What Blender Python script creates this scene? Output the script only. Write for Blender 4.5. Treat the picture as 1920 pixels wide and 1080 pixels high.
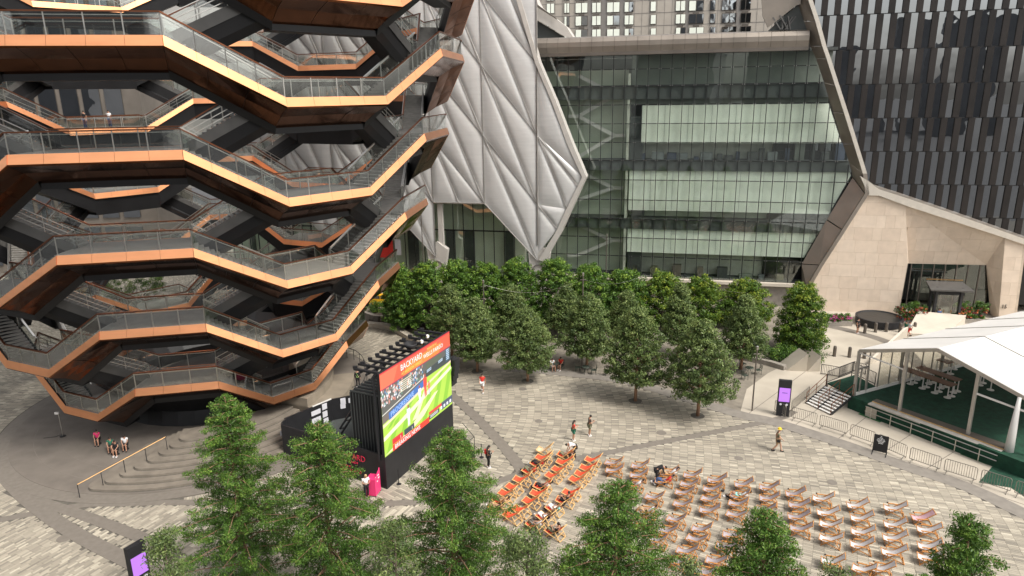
import bpy, math, random
import numpy as np
from mathutils import Vector, Matrix
random.seed(7); rng = np.random.default_rng(7)
PI = math.pi
S = bpy.context.scene
for o in list(bpy.data.objects): bpy.data.objects.remove(o)
COL = S.collection

# ------------------------------------------------------------------ camera
PITCH = math.radians(15.621); ROLL = math.radians(-0.8607); FPX = 1306.3; CAMZ = 25.0
cF = Vector((0, math.cos(PITCH), -math.sin(PITCH)))
_U = Vector((0, math.sin(PITCH), math.cos(PITCH))); _R = Vector((1, 0, 0))
cR = _R*math.cos(ROLL) + _U*math.sin(ROLL)
cU = _U*math.cos(ROLL) - _R*math.sin(ROLL)
cam = bpy.data.cameras.new('camera'); camo = bpy.data.objects.new('camera', cam); COL.objects.link(camo)
M = Matrix.Identity(4)
for i in range(3):
    M[i][0] = cR[i]; M[i][1] = cU[i]; M[i][2] = -cF[i]
M[2][3] = CAMZ
camo.matrix_world = M
cam.sensor_width = 36; cam.lens = FPX/1920*36; cam.clip_start = .3; cam.clip_end = 3000
S.camera = camo
S.render.resolution_x = 1024; S.render.resolution_y = 576

# ------------------------------------------------------------------ sky, sun, exposure
SUN_AZ = math.radians(128)      # compass-like: measured from +Y towards +X
SUN_EL = math.radians(52)
W = bpy.data.worlds.new('World'); S.world = W; W.use_nodes = True
nt = W.node_tree; nt.nodes.clear()
sky = nt.nodes.new('ShaderNodeTexSky'); sky.sky_type = 'NISHITA'; sky.sun_disc = False
sky.sun_elevation = SUN_EL; sky.sun_rotation = SUN_AZ
sky.air_density = 1.0; sky.dust_density = 4.0; sky.ozone_density = 1.0
hs = nt.nodes.new('ShaderNodeHueSaturation'); hs.inputs['Saturation'].default_value = 0.22
tint = nt.nodes.new('ShaderNodeMixRGB'); tint.blend_type = 'MULTIPLY'; tint.inputs[0].default_value = 1
tint.inputs[2].default_value = (1.0, .985, .96, 1)
bg = nt.nodes.new('ShaderNodeBackground'); bg.inputs[1].default_value = 0.15
wo = nt.nodes.new('ShaderNodeOutputWorld')
nt.links.new(sky.outputs[0], hs.inputs['Color']); nt.links.new(hs.outputs[0], tint.inputs[1])
nt.links.new(tint.outputs[0], bg.inputs[0]); nt.links.new(bg.outputs[0], wo.inputs[0])
sun = bpy.data.lights.new('sun', 'SUN'); suno = bpy.data.objects.new('sun', sun); COL.objects.link(suno)
sun.energy = 1.8; sun.angle = math.radians(18); sun.color = (1, .95, .87)
sd = Vector((math.sin(SUN_AZ)*math.cos(SUN_EL), math.cos(SUN_AZ)*math.cos(SUN_EL), math.sin(SUN_EL)))
suno.rotation_euler = sd.to_track_quat('Z', 'Y').to_euler()
suno.location = (0, 0, 120)
S.view_settings.view_transform = 'Standard'; S.view_settings.look = 'None'
S.view_settings.exposure = 0.8; S.view_settings.gamma = 1; S.view_settings.use_curve_mapping = False
S.render.engine = 'CYCLES'
S.cycles.max_bounces = 6; S.cycles.transparent_max_bounces = 16; S.cycles.glossy_bounces = 4
S.cycles.diffuse_bounces = 3; S.cycles.transmission_bounces = 4

# ------------------------------------------------------------------ helpers
def ray(x, y): return cF + cR*((x-960)/FPX) + cU*((540-y)/FPX)
def G(x, y, z=0.0):
    "point of the horizontal plane at height z that lies along a sight line"
    d = ray(x, y); t = (z-CAMZ)/d.z
    return Vector((d.x*t, d.y*t, z))
def PL(x, y, P0, n):
    "point of a vertical wall plane (through P0, plan normal n)"
    d = ray(x, y); t = (P0[0]*n[0]+P0[1]*n[1])/(d.x*n[0]+d.y*n[1])
    return Vector((d.x*t, d.y*t, CAMZ+d.z*t))
def ZA(P, y):
    lo, hi = -5, 80
    for _ in range(50):
        m = (lo+hi)/2; q = Vector((P[0], P[1], m-CAMZ)); dd = q.dot(cF)
        if 540-FPX*q.dot(cU)/dd > y: lo = m
        else: hi = m
    return lo
def px_of(P):
    q = Vector(P)-Vector((0, 0, CAMZ)); d = q.dot(cF)
    return 960+FPX*q.dot(cR)/d, 540-FPX*q.dot(cU)/d
def V(*a): return Vector(a)

ORG = {}
def link(o): COL.objects.link(o); return o
def props(o, label=None, cat=None, group=None, kind=None):
    if label: o['label'] = label
    if cat: o['category'] = cat
    if group: o['group'] = group
    if kind: o['kind'] = kind
    return o
def thing(name, label, cat, loc=(0, 0, 0), group=None):
    o = link(bpy.data.objects.new(name, None)); o.location = loc; o.empty_display_size = .3
    ORG[o.name] = Vector(loc)
    return props(o, label, cat, group)
def copy_tree(o, parent=None):
    c = o.copy(); link(c); c.parent = parent
    for ch in o.children: copy_tree(ch, c)
    return c
class MB:
    def __init__(s): s.v = []; s.f = []; s.tone = None
    def add(s, vs, fs):
        n = len(s.v); s.v += [tuple(p) for p in vs]; s.f += [tuple(i+n for i in f) for f in fs]; return s
    def quad(s, *p): return s.add(p, [tuple(range(len(p)))])
    def hexa(s, p):
        "8 corners, bottom 0-3, top 4-7"
        return s.add(p, [(0, 3, 2, 1), (4, 5, 6, 7), (0, 1, 5, 4), (1, 2, 6, 5), (2, 3, 7, 6), (3, 0, 4, 7)])
    def box(s, c, sz, rz=0.0):
        ca, sa = math.cos(rz), math.sin(rz); hx, hy, hz = sz[0]/2, sz[1]/2, sz[2]/2; P = []
        for z in (-hz, hz):
            for x, y in ((-hx, -hy), (hx, -hy), (hx, hy), (-hx, hy)):
                P.append((c[0]+x*ca-y*sa, c[1]+x*sa+y*ca, c[2]+z))
        return s.hexa(P)
    def bar(s, a, b, w, h=None, up=None):
        a, b = Vector(a), Vector(b); d = (b-a)
        if d.length < 1e-6: return s
        d.normalize(); up = Vector(up) if up is not None else Vector((0, 0, 1))
        if abs(d.dot(up)) > .98: up = Vector((0, 1, 0))
        r = d.cross(up).normalized(); u = r.cross(d); h = h or w
        P = []
        for q in (a, b):
            for i, j in ((-1, -1), (1, -1), (1, 1), (-1, 1)): P.append(q+r*(w/2*i)+u*(h/2*j))
        return s.add(P, [(0, 3, 2, 1), (4, 5, 6, 7), (0, 1, 5, 4), (1, 2, 6, 5), (2, 3, 7, 6), (3, 0, 4, 7)])
    def tube(s, pts, r, n=8, cap=True):
        pts = [Vector(p) for p in pts]; rs = r if isinstance(r, (list, tuple)) else [r]*len(pts)
        n0 = len(s.v); prev = None
        for i, p in enumerate(pts):
            d = (pts[min(i+1, len(pts)-1)]-pts[max(i-1, 0)]).normalized()
            ref = Vector((0, 0, 1)) if abs(d.z) < .9 else Vector((1, 0, 0))
            a = d.cross(ref).normalized()
            if prev is not None:
                a = (prev-d*prev.dot(d))
                a = a.normalized() if a.length > 1e-4 else d.cross(ref).normalized()
            prev = a; b = d.cross(a)
            for k in range(n):
                t = 2*PI*k/n; s.v.append(tuple(p+(a*math.cos(t)+b*math.sin(t))*rs[i]))
        for i in range(len(pts)-1):
            for k in range(n):
                s.f.append((n0+i*n+k, n0+i*n+(k+1) % n, n0+(i+1)*n+(k+1) % n, n0+(i+1)*n+k))
        if cap:
            s.f.append(tuple(n0+k for k in range(n))[::-1]); s.f.append(tuple(n0+(len(pts)-1)*n+k for k in range(n)))
        return s
    def prism(s, poly, thick):
        "planar polygon extruded along its normal by thick"
        P = [Vector(p) for p in poly]; nrm = Vector((0, 0, 0))
        for i in range(len(P)):
            a, b = P[i], P[(i+1) % len(P)]; nrm += a.cross(b)
        nrm.normalize(); n = len(P); Q = [p+nrm*thick for p in P]
        fs = [tuple(range(n))[::-1], tuple(range(n, 2*n))]
        for i in range(n): j = (i+1) % n; fs.append((i, j, n+j, n+i))
        return s.add(P+Q, fs)
    def slab(s, poly, z0, z1):
        n = len(poly); a = sum(poly[i][0]*poly[(i+1) % n][1]-poly[(i+1) % n][0]*poly[i][1] for i in range(n))
        if a < 0: poly = poly[::-1]
        P = [(p[0], p[1], z0) for p in poly]+[(p[0], p[1], z1) for p in poly]
        fs = [tuple(range(n))[::-1], tuple(range(n, 2*n))]
        for i in range(n): j = (i+1) % n; fs.append((i, j, n+j, n+i))
        return s.add(P, fs)
    def lathe(s, prof, c=(0, 0, 0), n=16):
        n0 = len(s.v)
        for r, z in prof:
            for k in range(n):
                t = 2*PI*k/n; s.v.append((c[0]+r*math.cos(t), c[1]+r*math.sin(t), c[2]+z))
        for i in range(len(prof)-1):
            for k in range(n): s.f.append((n0+i*n+k, n0+i*n+(k+1) % n, n0+(i+1)*n+(k+1) % n, n0+(i+1)*n+k))
        s.f.append(tuple(n0+k for k in range(n))[::-1]); s.f.append(tuple(n0+(len(prof)-1)*n+k for k in range(n)))
        return s
    def ball(s, c, r, n=10, m=6):
        c = Vector(c); r = r if isinstance(r, (tuple, list)) else (r, r, r)
        prof = [(math.sin(PI*i/m), -math.cos(PI*i/m)) for i in range(m+1)]; n0 = len(s.v)
        for a, z in prof:
            for k in range(n):
                t = 2*PI*k/n; s.v.append((c.x+r[0]*a*math.cos(t), c.y+r[1]*a*math.sin(t), c.z+r[2]*z))
        for i in range(m):
            for k in range(n): s.f.append((n0+i*n+k, n0+i*n+(k+1) % n, n0+(i+1)*n+(k+1) % n, n0+(i+1)*n+k))
        return s
    def build(s, name, mat, parent=None, smooth=False, label=None, kind=None, cat=None, group=None, org=None):
        base = ORG.get(parent.name, Vector((0, 0, 0))) if parent is not None else Vector((0, 0, 0))
        shift = base
        loc = Vector((0, 0, 0))
        if parent is None and org is not None: loc = Vector(org); shift = loc
        me = bpy.data.meshes.new(name)
        me.from_pydata([(p[0]-shift.x, p[1]-shift.y, p[2]-shift.z) for p in s.v], [], s.f)
        if smooth: me.polygons.foreach_set('use_smooth', [True]*len(me.polygons))
        if s.tone is not None:
            at = me.attributes.new('tone', 'FLOAT', 'FACE'); at.data.foreach_set('value', s.tone)
        me.materials.append(mat)
        o = link(bpy.data.objects.new(name, me))
        o.location = loc
        if parent is not None: o.parent = parent
        ORG[o.name] = base if parent is not None else loc
        return props(o, label, cat, group, kind)
def recenter(o): return o
def np_mesh(name, verts, faces, mat, parent=None, tone=None, kind=None, smooth=False):
    "verts (n,3), faces (m,4) numpy -> object"
    me = bpy.data.meshes.new(name); nv, nf = len(verts), len(faces); k = faces.shape[1]
    me.vertices.add(nv); me.vertices.foreach_set('co', verts.astype(np.float32).ravel())
    me.loops.add(nf*k); me.loops.foreach_set('vertex_index', faces.astype(np.int32).ravel())
    me.polygons.add(nf); me.polygons.foreach_set('loop_start', np.arange(0, nf*k, k, dtype=np.int32))
    me.update(calc_edges=True)
    if tone is not None:
        at = me.attributes.new('tone', 'FLOAT', 'FACE'); at.data.foreach_set('value', tone.astype(np.float32))
    me.polygons.foreach_set('use_smooth', np.full(nf, smooth))
    me.materials.append(mat)
    o = link(bpy.data.objects.new(name, me))
    if parent is not None: o.parent = parent; ORG[o.name] = ORG.get(parent.name, Vector((0, 0, 0)))
    if kind: o['kind'] = kind
    return o
def clip(poly, conv):
    "Sutherland-Hodgman, conv counter-clockwise"
    out = poly
    for i in range(len(conv)):
        a, b = conv[i], conv[(i+1) % len(conv)]; inp, out = out, []
        if not inp: return []
        side = lambda p: (b[0]-a[0])*(p[1]-a[1])-(b[1]-a[1])*(p[0]-a[0])
        for j in range(len(inp)):
            p, q = inp[j], inp[(j+1) % len(inp)]; sp, sq = side(p), side(q)
            if sp >= 0: out.append(p)
            if (sp > 0 > sq) or (sp < 0 < sq):
                t = sp/(sp-sq); out.append((p[0]+(q[0]-p[0])*t, p[1]+(q[1]-p[1])*t))
    return out
def area(p): return abs(sum(p[i][0]*p[(i+1) % len(p)][1]-p[(i+1) % len(p)][0]*p[i][1] for i in range(len(p))))/2 if len(p) > 2 else 0
def ccw(p):
    a = sum(p[i][0]*p[(i+1) % len(p)][1]-p[(i+1) % len(p)][0]*p[i][1] for i in range(len(p)))
    return p if a > 0 else p[::-1]
def inset(poly, d):
    c = (sum(p[0] for p in poly)/len(poly), sum(p[1] for p in poly)/len(poly)); out = []
    for p in poly:
        v = (p[0]-c[0], p[1]-c[1]); L = math.hypot(*v) or 1; out.append((p[0]-v[0]/L*d, p[1]-v[1]/L*d))
    return out

# ------------------------------------------------------------------ materials
MATS = {}
def pm(name, col, rough=.6, metal=0.0, var=.12, scale=2.0, bump=0.0, bscale=None, col2=None, spec=.5, emit=None, stretch=None, detail=4):
    m = bpy.data.materials.new(name); m.use_nodes = True; n = m.node_tree; b = n.nodes['Principled BSDF']
    b.inputs['Roughness'].default_value = rough; b.inputs['Metallic'].default_value = metal
    b.inputs['Specular IOR Level'].default_value = spec
    geo = n.nodes.new('ShaderNodeNewGeometry'); src = geo.outputs['Position']
    if stretch:
        mp = n.nodes.new('ShaderNodeMapping'); mp.inputs['Scale'].default_value = stretch
        n.links.new(src, mp.inputs[0]); src = mp.outputs[0]
    no = n.nodes.new('ShaderNodeTexNoise'); no.inputs['Scale'].default_value = scale; no.inputs['Detail'].default_value = detail
    n.links.new(src, no.inputs['Vector'])
    cr = n.nodes.new('ShaderNodeValToRGB'); n.links.new(no.outputs['Fac'], cr.inputs[0])
    a = [max(0, c*(1-var)) for c in col]; c2 = col2 or [min(1, c*(1+var)) for c in col]
    cr.color_ramp.elements[0].position = .3; cr.color_ramp.elements[1].position = .7
    cr.color_ramp.elements[0].color = (*a, 1); cr.color_ramp.elements[1].color = (*c2, 1)
    n.links.new(cr.outputs[0], b.inputs['Base Color'])
    if bump:
        n2 = n.nodes.new('ShaderNodeTexNoise'); n2.inputs['Scale'].default_value = bscale or scale*8
        n.links.new(src, n2.inputs['Vector'])
        bp = n.nodes.new('ShaderNodeBump'); bp.inputs['Strength'].default_value = bump; bp.inputs['Distance'].default_value = .02
        n.links.new(n2.outputs['Fac'], bp.inputs['Height']); n.links.new(bp.outputs[0], b.inputs['Normal'])
    if emit:
        b.inputs['Emission Color'].default_value = (*emit[:3], 1); b.inputs['Emission Strength'].default_value = emit[3]
    MATS[name] = m; return m
def tone_mat(name, cols, rough=.8, extra_scale=1.2, extra=.25, spec=.4, rough2=None):
    "colour picked per piece by its 'tone' attribute, with broad soiling"
    m = bpy.data.materials.new(name); m.use_nodes = True; n = m.node_tree; b = n.nodes['Principled BSDF']
    b.inputs['Roughness'].default_value = rough; b.inputs['Specular IOR Level'].default_value = spec
    at = n.nodes.new('ShaderNodeAttribute'); at.attribute_name = 'tone'
    cr = n.nodes.new('ShaderNodeValToRGB'); n.links.new(at.outputs['Fac'], cr.inputs[0])
    el = cr.color_ramp.elements
    while len(el) < len(cols): el.new(.5)
    for i, (p, c) in enumerate(cols): el[i].position = p; el[i].color = (*c, 1)
    geo = n.nodes.new('ShaderNodeNewGeometry'); no = n.nodes.new('ShaderNodeTexNoise'); no.inputs['Scale'].default_value = extra_scale
    no.inputs['Detail'].default_value = 5
    n.links.new(geo.outputs['Position'], no.inputs['Vector'])
    mr = n.nodes.new('ShaderNodeMapRange'); mr.inputs[1].default_value = .3; mr.inputs[2].default_value = .7
    mr.inputs[3].default_value = 1-extra; mr.inputs[4].default_value = 1+extra*.3
    n.links.new(no.outputs['Fac'], mr.inputs[0])
    mx = n.nodes.new('ShaderNodeMixRGB'); mx.blend_type = 'MULTIPLY'; mx.inputs[0].default_value = 1
    n.links.new(cr.outputs[0], mx.inputs[1]); n.links.new(mr.outputs[0], mx.inputs[2])
    n.links.new(mx.outputs[0], b.inputs['Base Color'])
    MATS[name] = m; return m
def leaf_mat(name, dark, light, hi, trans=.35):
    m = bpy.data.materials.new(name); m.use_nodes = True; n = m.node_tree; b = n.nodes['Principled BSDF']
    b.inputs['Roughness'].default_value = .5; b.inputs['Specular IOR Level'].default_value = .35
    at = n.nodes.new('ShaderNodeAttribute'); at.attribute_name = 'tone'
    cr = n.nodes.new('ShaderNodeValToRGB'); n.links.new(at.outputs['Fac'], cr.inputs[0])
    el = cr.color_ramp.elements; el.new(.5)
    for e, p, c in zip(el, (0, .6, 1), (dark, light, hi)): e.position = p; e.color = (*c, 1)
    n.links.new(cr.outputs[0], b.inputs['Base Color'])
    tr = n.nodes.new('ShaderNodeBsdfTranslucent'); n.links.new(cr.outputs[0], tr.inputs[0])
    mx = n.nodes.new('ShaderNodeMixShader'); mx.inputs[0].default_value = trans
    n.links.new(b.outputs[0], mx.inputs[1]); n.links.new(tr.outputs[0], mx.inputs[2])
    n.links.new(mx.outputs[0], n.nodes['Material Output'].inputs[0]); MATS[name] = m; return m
def glass_mat(name, tint, see, rough=.02, wob=0.0, fres=1.45, gcol=(1, 1, 1)):
    "thin pane: part see-through, part mirror, a little tint"
    m = bpy.data.materials.new(name); m.use_nodes = True; n = m.node_tree; n.nodes.remove(n.nodes['Principled BSDF'])
    tp = n.nodes.new('ShaderNodeBsdfTransparent'); tp.inputs[0].default_value = (*tint, 1)
    gl = n.nodes.new('ShaderNodeBsdfGlossy'); gl.inputs['Roughness'].default_value = rough; gl.inputs[0].default_value = (*gcol, 1)
    g0 = n.nodes.new('ShaderNodeNewGeometry'); dt = n.nodes.new('ShaderNodeVectorMath'); dt.operation = 'DOT_PRODUCT'
    n.links.new(g0.outputs['Incoming'], dt.inputs[0]); n.links.new(g0.outputs['Normal'], dt.inputs[1])
    ab = n.nodes.new('ShaderNodeMath'); ab.operation = 'ABSOLUTE'; n.links.new(dt.outputs['Value'], ab.inputs[0])
    om = n.nodes.new('ShaderNodeMath'); om.operation = 'SUBTRACT'; om.inputs[0].default_value = 1; n.links.new(ab.outputs[0], om.inputs[1])
    p5 = n.nodes.new('ShaderNodeMath'); p5.operation = 'POWER'; p5.inputs[1].default_value = 5; n.links.new(om.outputs[0], p5.inputs[0])
    fr = n.nodes.new('ShaderNodeMath'); fr.operation = 'MULTIPLY_ADD'; fr.inputs[1].default_value = .92; fr.inputs[2].default_value = .04; n.links.new(p5.outputs[0], fr.inputs[0])
    mr = n.nodes.new('ShaderNodeMath'); mr.operation = 'MULTIPLY_ADD'; mr.inputs[1].default_value = 1; mr.inputs[2].default_value = 1-see
    mr.use_clamp = True
    n.links.new(fr.outputs[0], mr.inputs[0])
    mx = n.nodes.new('ShaderNodeMixShader'); n.links.new(mr.outputs[0], mx.inputs[0])
    n.links.new(tp.outputs[0], mx.inputs[1]); n.links.new(gl.outputs[0], mx.inputs[2])
    n.links.new(mx.outputs[0], n.nodes['Material Output'].inputs[0])
    if wob:
        geo = n.nodes.new('ShaderNodeNewGeometry'); no = n.nodes.new('ShaderNodeTexNoise'); no.inputs['Scale'].default_value = .45
        no.inputs['Detail'].default_value = 1.5
        n.links.new(geo.outputs['Position'], no.inputs['Vector'])
        bp = n.nodes.new('ShaderNodeBump'); bp.inputs['Strength'].default_value = wob; bp.inputs['Distance'].default_value = .3
        n.links.new(no.outputs['Fac'], bp.inputs['Height']); n.links.new(bp.outputs[0], gl.inputs['Normal'])
    MATS[name] = m; return m
def emis(name, col, s=1.0):
    m = bpy.data.materials.new(name); m.use_nodes = True; b = m.node_tree.nodes['Principled BSDF']
    b.inputs['Base Color'].default_value = (.02, .02, .02, 1); b.inputs['Roughness'].default_value = .4
    b.inputs['Emission Color'].default_value = (*col, 1); b.inputs['Emission Strength'].default_value = s
    MATS[name] = m; return m

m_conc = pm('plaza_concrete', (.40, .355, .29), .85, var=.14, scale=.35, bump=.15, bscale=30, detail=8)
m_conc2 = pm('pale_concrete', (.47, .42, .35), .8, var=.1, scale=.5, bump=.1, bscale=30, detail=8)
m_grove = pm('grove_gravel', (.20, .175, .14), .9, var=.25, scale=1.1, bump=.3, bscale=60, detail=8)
m_band = pm('dark_granite_band', (.165, .145, .122), .75, var=.1, scale=3, bump=.1)
m_joint = pm('paving_joint', (.10, .09, .075), .9, var=.2, scale=5)
m_plat = pm('platform_stone', (.15, .13, .11), .75, var=.16, scale=.7, bump=.15, bscale=20, detail=8)
m_asph = pm('asphalt', (.06, .06, .062), .9, var=.2, scale=1)
m_paver = tone_mat('paver_stone', [(0, (.20, .18, .148)), (.3, (.285, .255, .205)), (.65, (.37, .33, .262)), (1, (.52, .47, .375))], .8, .25, .18)
m_stone = tone_mat('pink_limestone', [(0, (.60, .49, .39)), (.5, (.63, .52, .415)), (1, (.66, .55, .445))], .75, 1.2, .1)
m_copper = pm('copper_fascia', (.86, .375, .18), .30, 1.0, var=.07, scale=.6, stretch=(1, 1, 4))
m_copper2 = pm('copper_soffit', (.17, .066, .029), .14, 1.0, var=.18, scale=.5, stretch=(1, 1, 3))  # same copper as the fascia, with the mirrored dark ground put into its colour
m_bronze = pm('dark_copper_rail', (.22, .09, .05), .35, 1.0, var=.1)
m_black = pm('black_painted_steel', (.010, .010, .011), .45, 0.0, var=.25, scale=.6, spec=.35)
m_greymet = pm('grey_painted_steel', (.10, .097, .093), .45, .3, var=.15, scale=1)
m_steel = pm('brushed_steel', (.62, .60, .56), .32, 1.0, var=.08)
m_floor = pm('stair_floor', (.15, .142, .13), .6, 0, var=.15, scale=1.5)
m_tread = pm('stair_tread', (.20, .19, .175), .6, 0, var=.15, scale=3)
m_vglass = glass_mat('balustrade_glass', (.93, .95, .94), .945, .02, fres=1.5)
m_etfe = pm('silver_cushion', (.54, .535, .525), .45, .12, var=.05, scale=.5, stretch=(1, 1, 9), spec=.6)
m_seam = pm('seam_steel', (.30, .285, .265), .4, .6, var=.08)
m_rim = pm('shell_rim', (.58, .55, .51), .45, .3, var=.06, scale=1)
m_brown = pm('brown_metal_panel', (.27, .235, .20), .38, .55, var=.12, scale=.5)
m_brown2 = pm('dark_brown_metal_panel', (.15, .13, .112), .38, .5, var=.12, scale=.5)
m_edge = pm('pale_edge_metal', (.62, .57, .50), .4, .4, var=.06)
m_fglass = glass_mat('facade_glass', (.95, .975, .955), .955, .01, wob=.02, fres=1.5, gcol=(.9, .95, .93))
m_mull = pm('facade_mullion', (.018, .02, .02), .4, .2, var=.1)
m_shade = pm('roller_shade', (.86, .90, .80), .8, var=.05, scale=.4)
m_int = pm('interior_grey', (.17, .19, .165), .8, var=.15, scale=.6)
m_intg = pm('interior_green_grey', (.52, .57, .46), .8, var=.12, scale=.3)
m_intdark = pm('interior_dark', (.065, .072, .07), .8, var=.2, scale=.6)
m_intpale = pm('interior_pale', (.45, .46, .40), .8, var=.1)
m_tglass = glass_mat('tower_glass', (.10, .12, .14), .25, .01, wob=.035, fres=1.5, gcol=(.48, .50, .52))
m_tdark = pm('tower_dark_panel', (.016, .0125, .011), .5, .1, var=.45, scale=.25, spec=.4)
m_tspan = pm('tower_frame', (.012, .012, .012), .5, .2)
m_beige = pm('beige_masonry', (.42, .38, .33), .85, var=.07, scale=.8)
m_beige2 = pm('grey_spandrel', (.22, .205, .19), .85, var=.07, scale=.8)
m_wglass = glass_mat('apartment_glass', (.2, .24, .26), .35, .02, wob=.2, gcol=(.8, .84, .86))
m_white = pm('white_tent_fabric', (.61, .595, .57), .6, var=.05, scale=.5, bump=.35, bscale=1.6)
m_alu = pm('aluminium_frame', (.42, .40, .37), .4, .6, var=.06)
m_turf = pm('green_turf', (.006, .045, .024), .95, var=.35, scale=2.5, bump=.6, bscale=90)
m_turf2 = pm('bright_turf', (.02, .10, .03), .95, var=.35, scale=4, bump=.6, bscale=90)
m_walnut = pm('table_walnut', (.16, .062, .028), .35, var=.3, scale=1.2, stretch=(4, 1, 1))
m_wpaint = pm('white_paint', (.70, .68, .65), .5, var=.04)
m_pine = pm('pine_wood', (.66, .42, .17), .55, var=.15, scale=6)
m_redwood = pm('orange_hardwood', (.46, .20, .055), .45, var=.25, scale=6)
m_redsl = pm('red_canvas', (.78, .075, .03), .75, var=.08, scale=5)
m_lilac = pm('lilac_grey_canvas', (.35, .31, .33), .75, var=.06, scale=5)
m_whitesl = pm('white_canvas', (.54, .52, .52), .75, var=.05, scale=5)
m_pinksl = pm('pink_canvas', (.52, .33, .37), .75, var=.05, scale=5)
m_tansl = pm('tan_canvas', (.66, .47, .30), .75, var=.1, scale=9)
m_skin = pm('skin', (.42, .23, .15), .55, var=.05)
m_skin2 = pm('skin_dark', (.16, .08, .05), .55, var=.05)
m_hair = pm('dark_hair', (.018, .013, .01), .6, var=.2)
m_blond = pm('blond_hair', (.42, .27, .13), .6, var=.2)
m_blackc = pm('black_cloth', (.012, .012, .014), .85, var=.2, scale=8)
m_whitec = pm('white_cloth', (.70, .70, .70), .85, var=.06, scale=8)
m_redc = pm('red_cloth', (.55, .03, .02), .85, var=.1, scale=8)
m_bluec = pm('blue_denim', (.05, .09, .20), .85, var=.15, scale=8)
m_olivec = pm('olive_cloth', (.16, .16, .10), .85, var=.1, scale=8)
m_khaki = pm('khaki_cloth', (.38, .26, .15), .85, var=.1, scale=8)
m_greenc = pm('green_cloth', (.02, .13, .08), .85, var=.1, scale=8)
m_teal = pm('teal_cloth', (.25, .55, .50), .85, var=.1, scale=8)
m_yellow = pm('yellow_cloth', (.75, .50, .04), .8, var=.08)
m_bark = pm('bark_pale', (.26, .15, .09), .9, var=.25, scale=9, bump=.5, stretch=(1, 1, .3))
m_bark2 = pm('bark_dark', (.10, .075, .055), .9, var=.25, scale=9, bump=.5, stretch=(1, 1, .3))
m_soil = pm('planter_soil', (.05, .035, .025), .95, var=.3, scale=4, bump=.4)
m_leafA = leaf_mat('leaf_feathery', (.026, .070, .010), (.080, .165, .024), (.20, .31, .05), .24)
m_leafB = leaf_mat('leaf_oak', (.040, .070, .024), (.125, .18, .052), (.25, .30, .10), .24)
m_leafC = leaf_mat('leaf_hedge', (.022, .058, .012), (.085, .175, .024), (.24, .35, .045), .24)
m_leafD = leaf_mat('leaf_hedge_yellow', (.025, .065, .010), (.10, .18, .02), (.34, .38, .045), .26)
m_flower = tone_mat('flower_petal', [(0, (.20, .02, .04)), (.5, (.50, .16, .03)), (1, (.35, .06, .22))], .6)
m_blackm = pm('matte_black', (.012, .012, .014), .6, var=.2, scale=2)
m_pink = pm('pink_board', (.72, .035, .16), .5, var=.04)
m_pinktext = pm('pink_lettering', (.60, .015, .06), .5, var=.02)
m_paper = pm('white_paper', (.62, .62, .66), .7, var=.04)
m_taxi = pm('taxi_yellow', (.80, .42, .01), .3, var=.03)
m_tyre = pm('tyre_rubber', (.015, .015, .015), .8, var=.1)
m_stonew = pm('planter_stone', (.24, .215, .185), .8, var=.15, scale=2, bump=.2)
m_whitetext = pm('white_lettering', (.8, .8, .8), .5, var=.01)
m_brass = pm('brass_rail', (.36, .22, .10), .35, .9, var=.08)
def text(parent, s, P, right, up, size, mat, name='lettering', depth=.01, align='LEFT', squeeze=1.0, label=None):
    cu = bpy.data.curves.new('t', 'FONT'); cu.body = s; cu.size = size; cu.extrude = depth/2; cu.align_x = align; cu.resolution_u = 2
    o = bpy.data.objects.new('t', cu); COL.objects.link(o)
    dg = bpy.context.evaluated_depsgraph_get(); me = bpy.data.meshes.new_from_object(o.evaluated_get(dg))
    bpy.data.objects.remove(o)
    r, u = Vector(right).normalized(), Vector(up).normalized(); nn = r.cross(u)
    base = ORG.get(parent.name, Vector((0, 0, 0))); P = Vector(P)-base
    for v in me.vertices:
        c = v.co.copy(); v.co = P+r*(c.x*squeeze)+u*c.y+nn*c.z
    me.materials.clear(); me.materials.append(mat)
    o = link(bpy.data.objects.new(name, me)); o.parent = parent; ORG[o.name] = base
    if label: o['label'] = label
    return o

# ================================================================== GROUND AND PAVING
CP = Vector((-26.0, 54.2, 0)); RP = 14.8
def struct(mb, name, mat, label=None): return mb.build(name, mat, kind='structure', label=label)
g = MB().quad((-1500, -1500, -.05), (1500, -1500, -.05), (1500, 1500, -.05), (-1500, 1500, -.05)); struct(g, 'ground', m_asph)
g = MB().quad((-80, 6, -.006), (75, 6, -.006), (75, 110, -.006), (-80, 110, -.006)); struct(g, 'paving_bed', m_joint)

def bezier_pts(pts, n=10):
    "Catmull-Rom through plan points"
    P = [Vector((p[0], p[1], 0)) for p in pts]; P = [P[0]*2-P[1]]+P+[P[-1]*2-P[-2]]; out = []
    for i in range(1, len(P)-2):
        for k in range(n):
            t = k/n; a, b, c, d = P[i-1], P[i], P[i+1], P[i+2]
            out.append(.5*((2*b)+(c-a)*t+(2*a-5*b+4*c-d)*t*t+(3*b-a-3*c+d)*t**3))
    out.append(P[-2]); return out
def strip(pts, w, z, mat, name='granite_band', thick=.03, seg=None):
    mb = MB(); L = []; R_ = []
    for i, p in enumerate(pts):
        d = (pts[min(i+1, len(pts)-1)]-pts[max(i-1, 0)]).normalized(); nn = Vector((-d.y, d.x, 0))
        L.append(p+nn*w/2); R_.append(p-nn*w/2)
    for i in range(len(pts)-1):
        a, b, c, d = L[i], R_[i], R_[i+1], L[i+1]
        mb.hexa([(a.x, a.y, z-thick), (b.x, b.y, z-thick), (c.x, c.y, z-thick), (d.x, d.y, z-thick), (a.x, a.y, z), (b.x, b.y, z), (c.x, c.y, z), (d.x, d.y, z)])
    return struct(mb, name, mat)
GP = lambda L: [G(x, y) for x, y in L]
bands = []
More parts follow.
